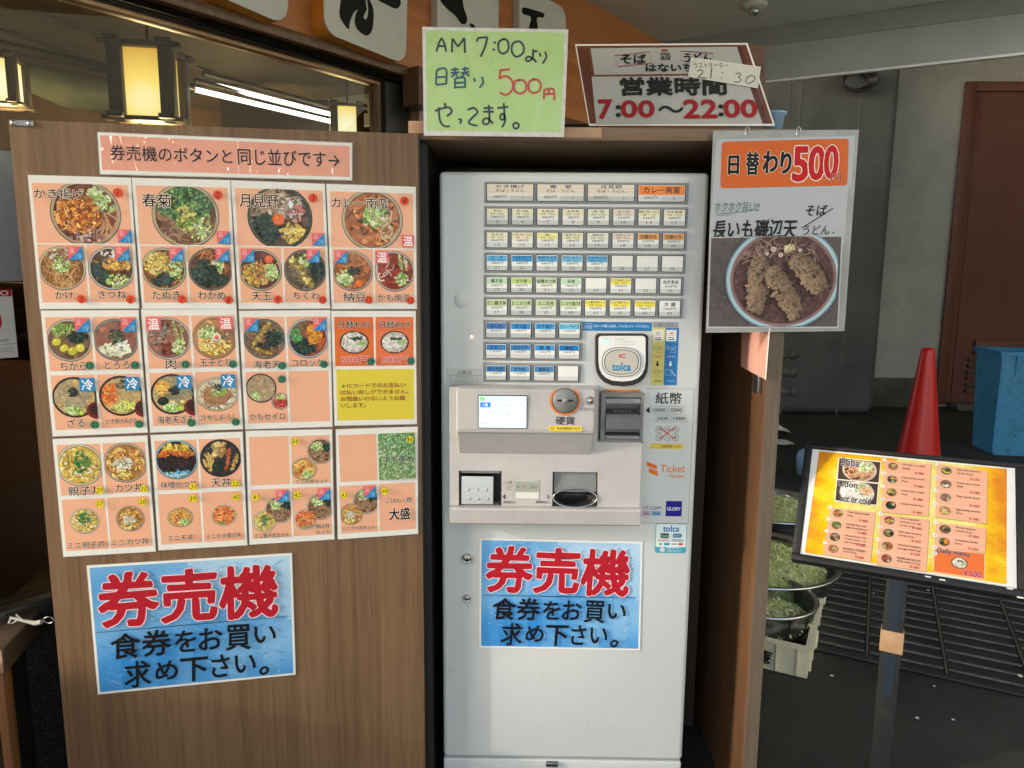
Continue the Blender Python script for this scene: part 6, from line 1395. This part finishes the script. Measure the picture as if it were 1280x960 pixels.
# print
g = Print(.0004); H = lambda x, y: BP.hit(980+x/4.267, 550+y/4.267)
def HB(x0, y0, x1, y1): return BP.box(980+x0/4.267, 550+y0/4.267, 980+x1/4.267, 550+y1/4.267)
Q4 = [H(188,60), H(1188,155), H(1187,770), H(110,600)]
def quv(u, v): return tuple(Q4[0][i]*(1-u)*(1-v)+Q4[1][i]*u*(1-v)+Q4[2][i]*u*v+Q4[3][i]*(1-u)*v for i in (0,1))
nx, ny = 70, 42
def blot(u, v):
    s_ = 0
    for (a, b2, c_, d_) in ((7,3,1,.5),(13,9,2.1,.3),(3,11,.4,.4),(23,17,3,.22),(31,37,1.7,.18)): s_ += d_*math.sin(a*u*2+c_+2*math.sin(b2*v+u*3))*math.cos(b2*v*1.4-c_+math.sin(a*u))
    return s_
for i in range(nx):
    for j in range(ny):
        u, v = (i+.5)/nx, (j+.5)/ny; edge = min(1, max(0, (abs(u-.5)*2-.62)/.38)); t = min(1, max(0, edge*.85+.42*blot(u, v)*(0.25+edge)+.05)); t = max(t, min(1, (v-.86)*4) if v > .86 else 0)
        if v < .12 and u < .45: t = max(t, .8-(v*4))
        pale, yel, org = (238,232,150), (246,194,16), (226,140,34)
        c = tuple(pale[k]*(1-t*2)+yel[k]*t*2 for k in range(3)) if t < .5 else tuple(yel[k]*(2-t*2)+org[k]*(t*2-1) for k in range(3))
        P = [quv(i/nx,j/ny), quv((i+1)/nx,j/ny), quv((i+1)/nx,(j+1)/ny), quv(i/nx,(j+1)/ny)]; g.add([(x,y,g.z) for x,y in P], [(0,1,2,3)], False, pc(c, .06))
g.z += STEP
q = MB.xf(g, inv @ mwB); g.build('menu_background', M['lam_flat'], st)
def bprint(g, name, m='print'): MB.xf(g, inv @ mwB); return g.build(name, M[m], st)
INKB = (40,40,70)
def clipb(*P): return (min(p[0] for p in P), min(p[1] for p in P), max(p[0] for p in P), max(p[1] for p in P))
g = Print(.0008); q = [H(290,92),H(520,115),H(497,352),H(268,328)]; g.poly(q, (236,226,206)); bprint(g, 'photo_border')
for (c_, q, rec, t, tb) in (((402,160),[(296,98),(514,120),(504,228),(286,208)],'kakesoba','Soba',(306,102,402,142)), ((388,282),[(284,214),(502,236),(492,346),(274,322)],'udon','Udon',(290,222,392,254))):
    g = Print(.0010); g.poly([H(*p) for p in q], (74,58,54)); x, y = H(*c_); cl = clipb(*[H(*p) for p in q]); cl = (cl[0]+.002, cl[1]+.002, cl[2]-.004, cl[3]-.002)
    rec2 = [('N',(214,170,130) if t == 'Soba' else (244,240,232),90),('C',[(225,225,200),(180,200,140),(150,180,100)],50,.35,.25,.4,.4,.10)] + ([] if t == 'Soba' else [('C',[(226,160,110),(240,190,150)],50,.5,.2,.3,.3,.1)])
    g.food(x, y, .037, rec2, cl, (226,214,200), (110,70,50) if t == 'Soba' else (226,216,200), 1.3, .031); bprint(g, 'noodle_photo', 'lam_flat')
    g = Print(.0030); g.text(t, HB(*tb), INKB, .03, outline=(250,245,235), ow=.03)
    if t == 'Udon': g.text('hot or cold', HB(300,302,462,340), INKB, .03, outline=(250,245,235), ow=.03)
    bprint(g, 'lettering')
def card(q, rows, first, recs, circ):
    g = Print(.0008); g.poly([(p[0]+.001, p[1]-.0015) for p in [H(*p) for p in q]], (170,150,90)); g.poly([H(*p) for p in q], (246,184,152)); n = len(rows)
    L_ = lambda u, v: tuple(((q[0][i]*(1-u)+q[1][i]*u)*(1-v)+(q[3][i]*(1-u)+q[2][i]*u)*v) for i in (0,1))
    for i in range(1, n): a, b2 = H(*L_(0.02,i/n)), H(*L_(.98,i/n)); g.line([a, b2], .0008, (252,222,196))
    bprint(g, 'price_card', 'lam_flat')
    for i, (txt, pr_) in enumerate(rows):
        v = (i+.5)/n; g = Print(.0012); c_ = L_(.19, v-.02); x, y = H(*c_); rad = .0108
        g.food(x, y, rad, R[recs[i]][0], (x-1,y-1,x+1,y+1), R[recs[i]][1], R[recs[i]][2], .35, rad*.92); bprint(g, 'food_photo', 'lam_flat')
        g = Print(.0026); lines = txt.split('|')
        for k, tx in enumerate(lines):
            p = H(*L_(.40, (i+.24+.27*k+(0 if len(lines) < 3 else -.06))/n)); hh = .0050 if len(lines) < 3 else .0040; ww = min(.0026*len(tx), .0450)
            g.text(tx, (p[0], p[1]-hh/2, p[0]+ww, p[1]+hh/2), INKB, .02, keep=False)
        p = H(*L_(.66, (i+.80)/n)); g.text(pr_, (p[0], p[1]-.0028, p[0]+.0185, p[1]+.0028), (190,40,80), .02)
        p = H(*L_(-.0, (i+.02 if i else .0)/n)); g.disc(p[0], p[1], .0048, .0042, (244,244,240), 16); nn = str(first+i); w_ = .0013*len(nn); g.text(nn, (p[0]-w_, p[1]-.0018, p[0]+w_, p[1]+.0018), (60,60,110), .02)
        bprint(g, 'lettering')
card([(245,360),(488,388),(462,652),(210,610)], [('Mixed Tempura Noodle|Soup.','￥480'),('Noodle Soup with|edible Chrysanthemum','￥480'),('Minced Dried Tofu,|tempura batter, raw|egg, seaweed noodle','￥500'),('Noodles in Chicken|Curry Soup.','￥680')], 1, ['kakiage','shungiku','tsukimi','curry'], 0)
card([(535,108),(785,130),(770,407),(520,385)], [('Noodles in a simple|broth.','￥380'),('Deep fried tofu noodle|Soup.','￥480'),('tempura batter noodle|Soup.','￥480'),('seaweed noodle Soup.','￥480')], 5, ['kake','kitsune','tanuki','wakame'], 0)
card([(515,395),(775,425),(758,703),(493,665)], [('Mixed vegetable|tempura, raw egg|noodle Soup.','￥480'),('Fish cake tempura|noodle Soup.','￥550'),('Fermented soybeans,|raw egg noodle Soup.','￥550'),('Noodles with duck and|Welsh onions in soup.','￥680')], 9, ['tentama','chikuwa','natto','kamonanban'], 0)
card([(815,128),(1085,168),(1080,447),(805,412)], [('Rice cake tempura|noodle Soup.','￥550'),('Grated yam noodle|soup.','￥580'),('Meat noodle Soup.','￥580'),('Egg binding noodle|Soup.','￥580')], 13, ['chikara','tororo','niku','tamagotoji'], 0)
card([(810,440),(1078,470),(1072,603),(800,575)], [('Shrimp tempura|noodle Soup.','￥580'),('Croquette noodle|Soup.','￥500')], 17, ['ebiten','korokke'], 0)
g = Print(.0009); q = [(800,577),(1072,605),(1070,745),(797,705)]; g.poly([H(*p) for p in q], (250,210,180)); g.poly([H(*p) for p in ((803,581),(1069,608),(1067,741),(800,702))], (236,120,60)); bprint(g, 'daily_card', 'lam_flat')
g = Print(.0014); x, y = H(935,657); g.food(x, y, .0145, R['udon'][0], (x-1,y-1,x+1,y+1), R['udon'][1], R['udon'][2], .8, .0125); bprint(g, 'food_photo', 'lam_flat')
g = Print(.0030); g.text('Daily menu', HB(816,588,988,622), INKB, .03, outline=(250,240,220), ow=.02); g.text('￥500', HB(955,700,1050,730), (190,40,80), .04, outline=(250,225,215), ow=.03)
for (x_, y_, t) in ((803,575,'19'),(803,607,'20')): p = H(x_,y_); g.disc(*p, .0050, .0044, (244,244,240), 16); g.text(t, (p[0]-.0026,p[1]-.0018,p[0]+.0026,p[1]+.0018), (60,60,110), .02)
bprint(g, 'lettering')
# post with its blue strip and tape
def PW(z): return (pb0.x, pb0.y, z)
zt_ = pb0.z+.02
ang_ = math.atan2(U.y, U.x)
def post(mb, name, m):
    mb.xf(Matrix.Rotation(ang_, 4, 'Z')); return mb.build(name, m, st)
zz = lambda py: CAM_H + (pb0.y)*(ray(1115, py).z/ray(1115, py).y)
post(MB().box(-.0215, .0215, -.013, .013, .02, zt_, .003), 'post_tube', M['stand'])
post(MB().box(-.0125, .0125, -.0150, -.0135, zz(866), zt_-.01, .0005, 1), 'blue_strip', M['stand_blue'])
post(MB().box(-.0235, .0235, -.0170, .015, zz(812), zz(786), .001), 'brown_tape', M['kraft'])
post(MB().box(-.0155, .0155, -.0155, .015, zz(866), zz(740), .0012), 'post_sleeve', M['blackp']) if False else None
post(MB().box(-.21, .21, -.16, .16, .0, .019, .004), 'base_plate', M['stand'])
post(MB().box(-.015, .015, .014, .045, zt_-.03, zt_+.015, .003), 'tilt_bracket', M['stand'])

# ------------------------------------------------------------ red cone and blue bin
def place_cone(px, pytip, y):
    t = at_y(px, pytip, y); h = t.z; r = empty('traffic_cone', 'smooth red traffic cone behind the menu stand', 'traffic cone', (t.x, y, 0))
    rt, rb = .044, .158
    pr = [(rb,.02),(rb*.985,.05)] + [(rt+(rb*.97-rt)*(1-k/10)**1.04, .06+(h-.085)*k/10) for k in range(11)] + [(rt*.92,h-.012),(rt*.7,h-.003),(0,h)]
    MB().lathe(pr, (0,0,0), 40).build('cone_body', M['cone'], r); MB().box(-rb*1.12, rb*1.12, -rb*1.12, rb*1.12, 0, .021, .008).build('cone_base', M['cone'], r)
place_cone(1160.5, 434.5, 5.0)
by_ = gnd(1240, 571).y
bl0 = at_y(1217, 455, by_); w_ = .36; zt = at_y(1240, 440, by_).z
bn_ = empty('blue_bin', 'grimy blue plastic bin standing by the brown door', 'bin', (bl0.x+w_/2+.285, by_+.22, 0)); bn_.rotation_euler = (0, 0, math.radians(-8))
def taper(x0, x1, y0, y1, z0, z1, k, th=None):
    v = []
    for z, kk in ((z0, k), (z1, 1.0)):
        for x, y in ((x0,y0),(x1,y0),(x1,y1),(x0,y1)): v.append((x*kk, y*kk, z))
    return v, [(0,1,5,4),(1,2,6,5),(2,3,7,6),(3,0,4,7)]
wb = w_/2+.01; b = MB(); v, f = taper(-wb, wb, -.21, .21, .0, zt-.03, .86); b.add(v, f+[(3,2,1,0)]); v, f = taper(-wb+.012, wb-.012, -.198, .198, .012, zt-.03, .86); b.add(v, [tuple(reversed(q)) for q in f]+[(0,1,2,3)])
b.build('bin_body', M['bin_dirt'], bn_)
q = MB(); q.holes(-wb-.02, wb+.02, -.23, .23, -.0, .03, [(-wb+.015, wb-.015, -.195, .195)]); q.v = [(x, z, zt-.03+y) for x, y, z in q.v]; q.build('rim', M['bin'], bn_)
for sx in (-.08, .10): MB().prism([(-.21*.99,zt-.03),(-.21*.99-.018,zt-.03),(-.21*.965-.001,zt-.20)], 0, sx-.008, sx+.008).build('rib', M['bin'], bn_)
MB().box(-wb-.004, -wb+.010, -.215, -.205, .03, zt-.03).xf(Matrix.Translation((.0,0,0))).build('corner_rib', M['bin'], bn_)

# ------------------------------------------------------------ trays and bowls of shredded cabbage
tr_rot = math.atan2(ga.y, ga.x)
def tray(corner_px, label, z0, L1=.52, L2=.36, h=.12):
    c_ = gnd(*corner_px, z0+h); r = empty('tray', label, 'crate', (c_.x, c_.y, z0), group='cream trays under the bowls'); r.rotation_euler = (0, 0, tr_rot)
    t = .012; ins = .02                                       # local: corner at front right, extends -x and +y
    MB().box(-L1+ins, -ins, ins, L2-ins, .0, .012).build('tray_floor', M['tray'], r)
    for nm, bx in (('tray_wall',(-L1+ins*.6,-ins*.6,ins*.2,ins*.2+.010)),('tray_wall',(-L1+ins*.6,-ins*.6,L2-ins*.2-.010,L2-ins*.2)),('tray_wall',(-ins*.6-.010,-ins*.6,ins*.2+.011,L2-ins*.2-.011)),('tray_wall',(-L1+ins*.6,-L1+ins*.6+.010,ins*.2+.011,L2-ins*.2-.011))):
        MB().box(*bx, .004, h-.008).build(nm, M['tray'], r)
    q = MB(); q.holes(-L1, 0, -.006, L2+.006, 0, .009, [(-L1+.024, -.024, .018, L2-.018)]); q.v = [(x, z, h-.009+y) for x, y, z in q.v]; q.build('tray_rim', M['tray'], r)
    for k in range(7): MB().box(-.05-k*.07, -.044-k*.07, -.006, .0035, .01, h-.010).build('tray_rib', M['tray'], r)
    for k in range(4): MB().box(-.0115, -.003, .05+k*.085, .056+k*.085, .01, h-.010).build('tray_rib', M['tray'], r)
    MB().box(-.012, .008, L2*.35, L2*.62, h-.045, h-.0095, .003).build('handle_grip', M['tray'], r)
    return r
t1 = tray((1016,812), 'front cream plastic tray with a black brush mark on its side', 0, L2=.29)
g = Print(0); g.text('庵', (-.185,.030,-.135,.080), (20,20,24), .03, shear=.2); g.v = [(x, -.0068-z*.2, y) for x, y, z in g.v]; g.build('brush_mark', M['print'], t1)
t2 = tray((1027,757), 'rear cream plastic tray under the larger cabbage bowl', 0, L2=.33)
def bowl(px_r, z_rim, rad, depth, y_est, label, heap, wire=False, fill=.78):
    e = gnd(*px_r, z_rim); c_ = Vector((e.x-rad*1.05, e.y, 0)); zb = z_rim-depth
    r = empty('mixing_bowl', label, 'bowl', (c_.x, c_.y, zb), group='steel bowls of shredded cabbage')
    n = 8; prof = []
    for k in range(n+1): t = k/n; prof.append((rad*(.42+.58*math.sin(t*math.pi/2)**.9) if t else rad*.40, depth*(1-math.cos(t*math.pi/2))**.85))
    prof = [(0, 0), (rad*.40, 0)] + [(rad*(.40+.58*math.sin(t*math.pi/2)), depth*(1-math.cos(t*math.pi/2))) for t in np.linspace(.1, 1, 9)]
    inner = [(a*.985, b_+.003) for a, b_ in reversed(prof)]
    MB().lathe(prof+[(rad*1.0, depth), (rad*1.03, depth-.002), (rad*1.03, depth+.004), (rad*.985, depth+.005)]+inner[0:], (0,0,0), 48).build('bowl_shell', M['steel'] if not wire else M['zinc'], r)
    MB().tube([(rad*1.02*math.cos(t), rad*1.02*math.sin(t), depth+.001) for t in np.linspace(0, 2*math.pi, 49)], .0065, 8, False).build('rolled_rim', M['steel'], r)
    if wire:
        for k in range(14):
            t = 2*math.pi*k/14; MB().tube([(a*1.01*math.cos(t), a*1.01*math.sin(t), b_) for a, b_ in prof[1:]], .0018, 5).build('rib_wire', M['blackmetal'], r)
        for kk in (4, 7): a, b_ = prof[kk]; MB().tube([(a*1.012*math.cos(t), a*1.012*math.sin(t), b_) for t in np.linspace(0, 2*math.pi, 33)], .0018, 5, False).build('ring_wire', M['blackmetal'], r)
    # shredded cabbage: a lumpy heap of thin curved shreds
    q = MB(); q.useC = True; base = []
    R1 = rad*.86; m_ = 22
    for i in range(m_+1):
        for j in range(m_+1):
            x, y = (i/m_*2-1), (j/m_*2-1); d = math.hypot(x, y); 
            if d > 1: x /= d; y /= d; d = 1
            base.append((x*R1, y*R1, depth*fill+heap*(1-d**2.4)+random.uniform(-.004,.004)))
    fs = [(i*(m_+1)+j, (i+1)*(m_+1)+j, (i+1)*(m_+1)+j+1, i*(m_+1)+j+1) for i in range(m_) for j in range(m_)]
    q.add(base, fs, True, (.50,.55,.24))
    for i in range(2200):
        d = math.sqrt(random.random())*.98; a = random.uniform(0, 6.28); x, y = d*math.cos(a)*R1, d*math.sin(a)*R1; z = depth*fill+heap*(1-d**2.4)+random.uniform(.0,.012)+.006*math.sin(x*60)*math.cos(y*55)
        h = random.uniform(0, 6.28); l_ = random.uniform(.012,.032); w2 = random.uniform(.0016,.0040); cv = random.uniform(-1.2,1.2); tilt = random.uniform(-.5,.5); c = random.choice([(232,238,160),(240,244,184),(244,248,204),(214,228,130),(250,250,226),(200,218,110)])
        pts = []
        for k in range(4): pts.append(Vector((x, y, z+k*l_*tilt*.25-.002*k*(k-1)))); x += math.cos(h)*l_/3; y += math.sin(h)*l_/3; h += cv/3
        nrm = Vector((-math.sin(h), math.cos(h), random.uniform(-.6,.6))).normalized()*w2
        vs = [p+nrm for p in pts]+[p-nrm for p in pts]; q.add(vs, [(k, k+1, 5+k, 4+k) for k in range(3)], False, pc(c, .12))
    o = q.build('shredded_cabbage', M['cabbage'], loc=(c_.x, c_.y, zb)); tag(o, 'pale green shredded cabbage heaped in the ' + label.split(' full')[0], 'cabbage', 'heaps of shredded cabbage')
    return r
bowl((1019,744), .195, .20, .175, 2.6, 'front grey mesh bowl full to the rim on the front tray', .035, True, .58)
bowl((1045,697), .205, .33, .185, 3.0, 'widest steel bowl full of greens on the rear tray', .07)
bowl((1040,632), .205, .30, .185, 3.4, 'farthest steel bowl full of greens half hidden by the menu board', .05)
# small things farther back
p = gnd(1012, 600); o = MB().lathe([(0,0),(.055,0),(.065,.12),(.05,.17),(.02,.19),(0,.19)], (0,0,0), 20).build('plastic_jug', M['blue_cup'], loc=(p.x+.02, p.y+.15, .0)); tag(o, 'pale blue plastic jug behind the top left corner of the menu board', 'jug')
for i, (x_, y_, lb) in enumerate(((981, 538, 'upper crumpled white paper on the ground right of the cabinet'), (984, 552, 'lower flat white paper scrap on the ground right of the cabinet'))):
    p = gnd(x_, y_, .02); b = MB(); n_ = 8; vs = []
    for a_ in range(n_):
        for b2 in range(5): vs.append((a_*.035-.22, b2*.05-.1, .01+.06*(1-i)*math.exp(-((a_-4)/2.2)**2)*(1 if b2 > 1 else .5)+random.uniform(0,.010)))
    fs = [(a_*5+b2, (a_+1)*5+b2, (a_+1)*5+b2+1, a_*5+b2+1) for a_ in range(n_-1) for b2 in range(4)]
    b.add(vs, fs, False); o = b.build('crumpled_paper', M['sheet'], loc=(p.x, p.y, .002)); md = o.modifiers.new('t', 'SOLIDIFY'); md.thickness = .002; tag(o, lb, 'paper')
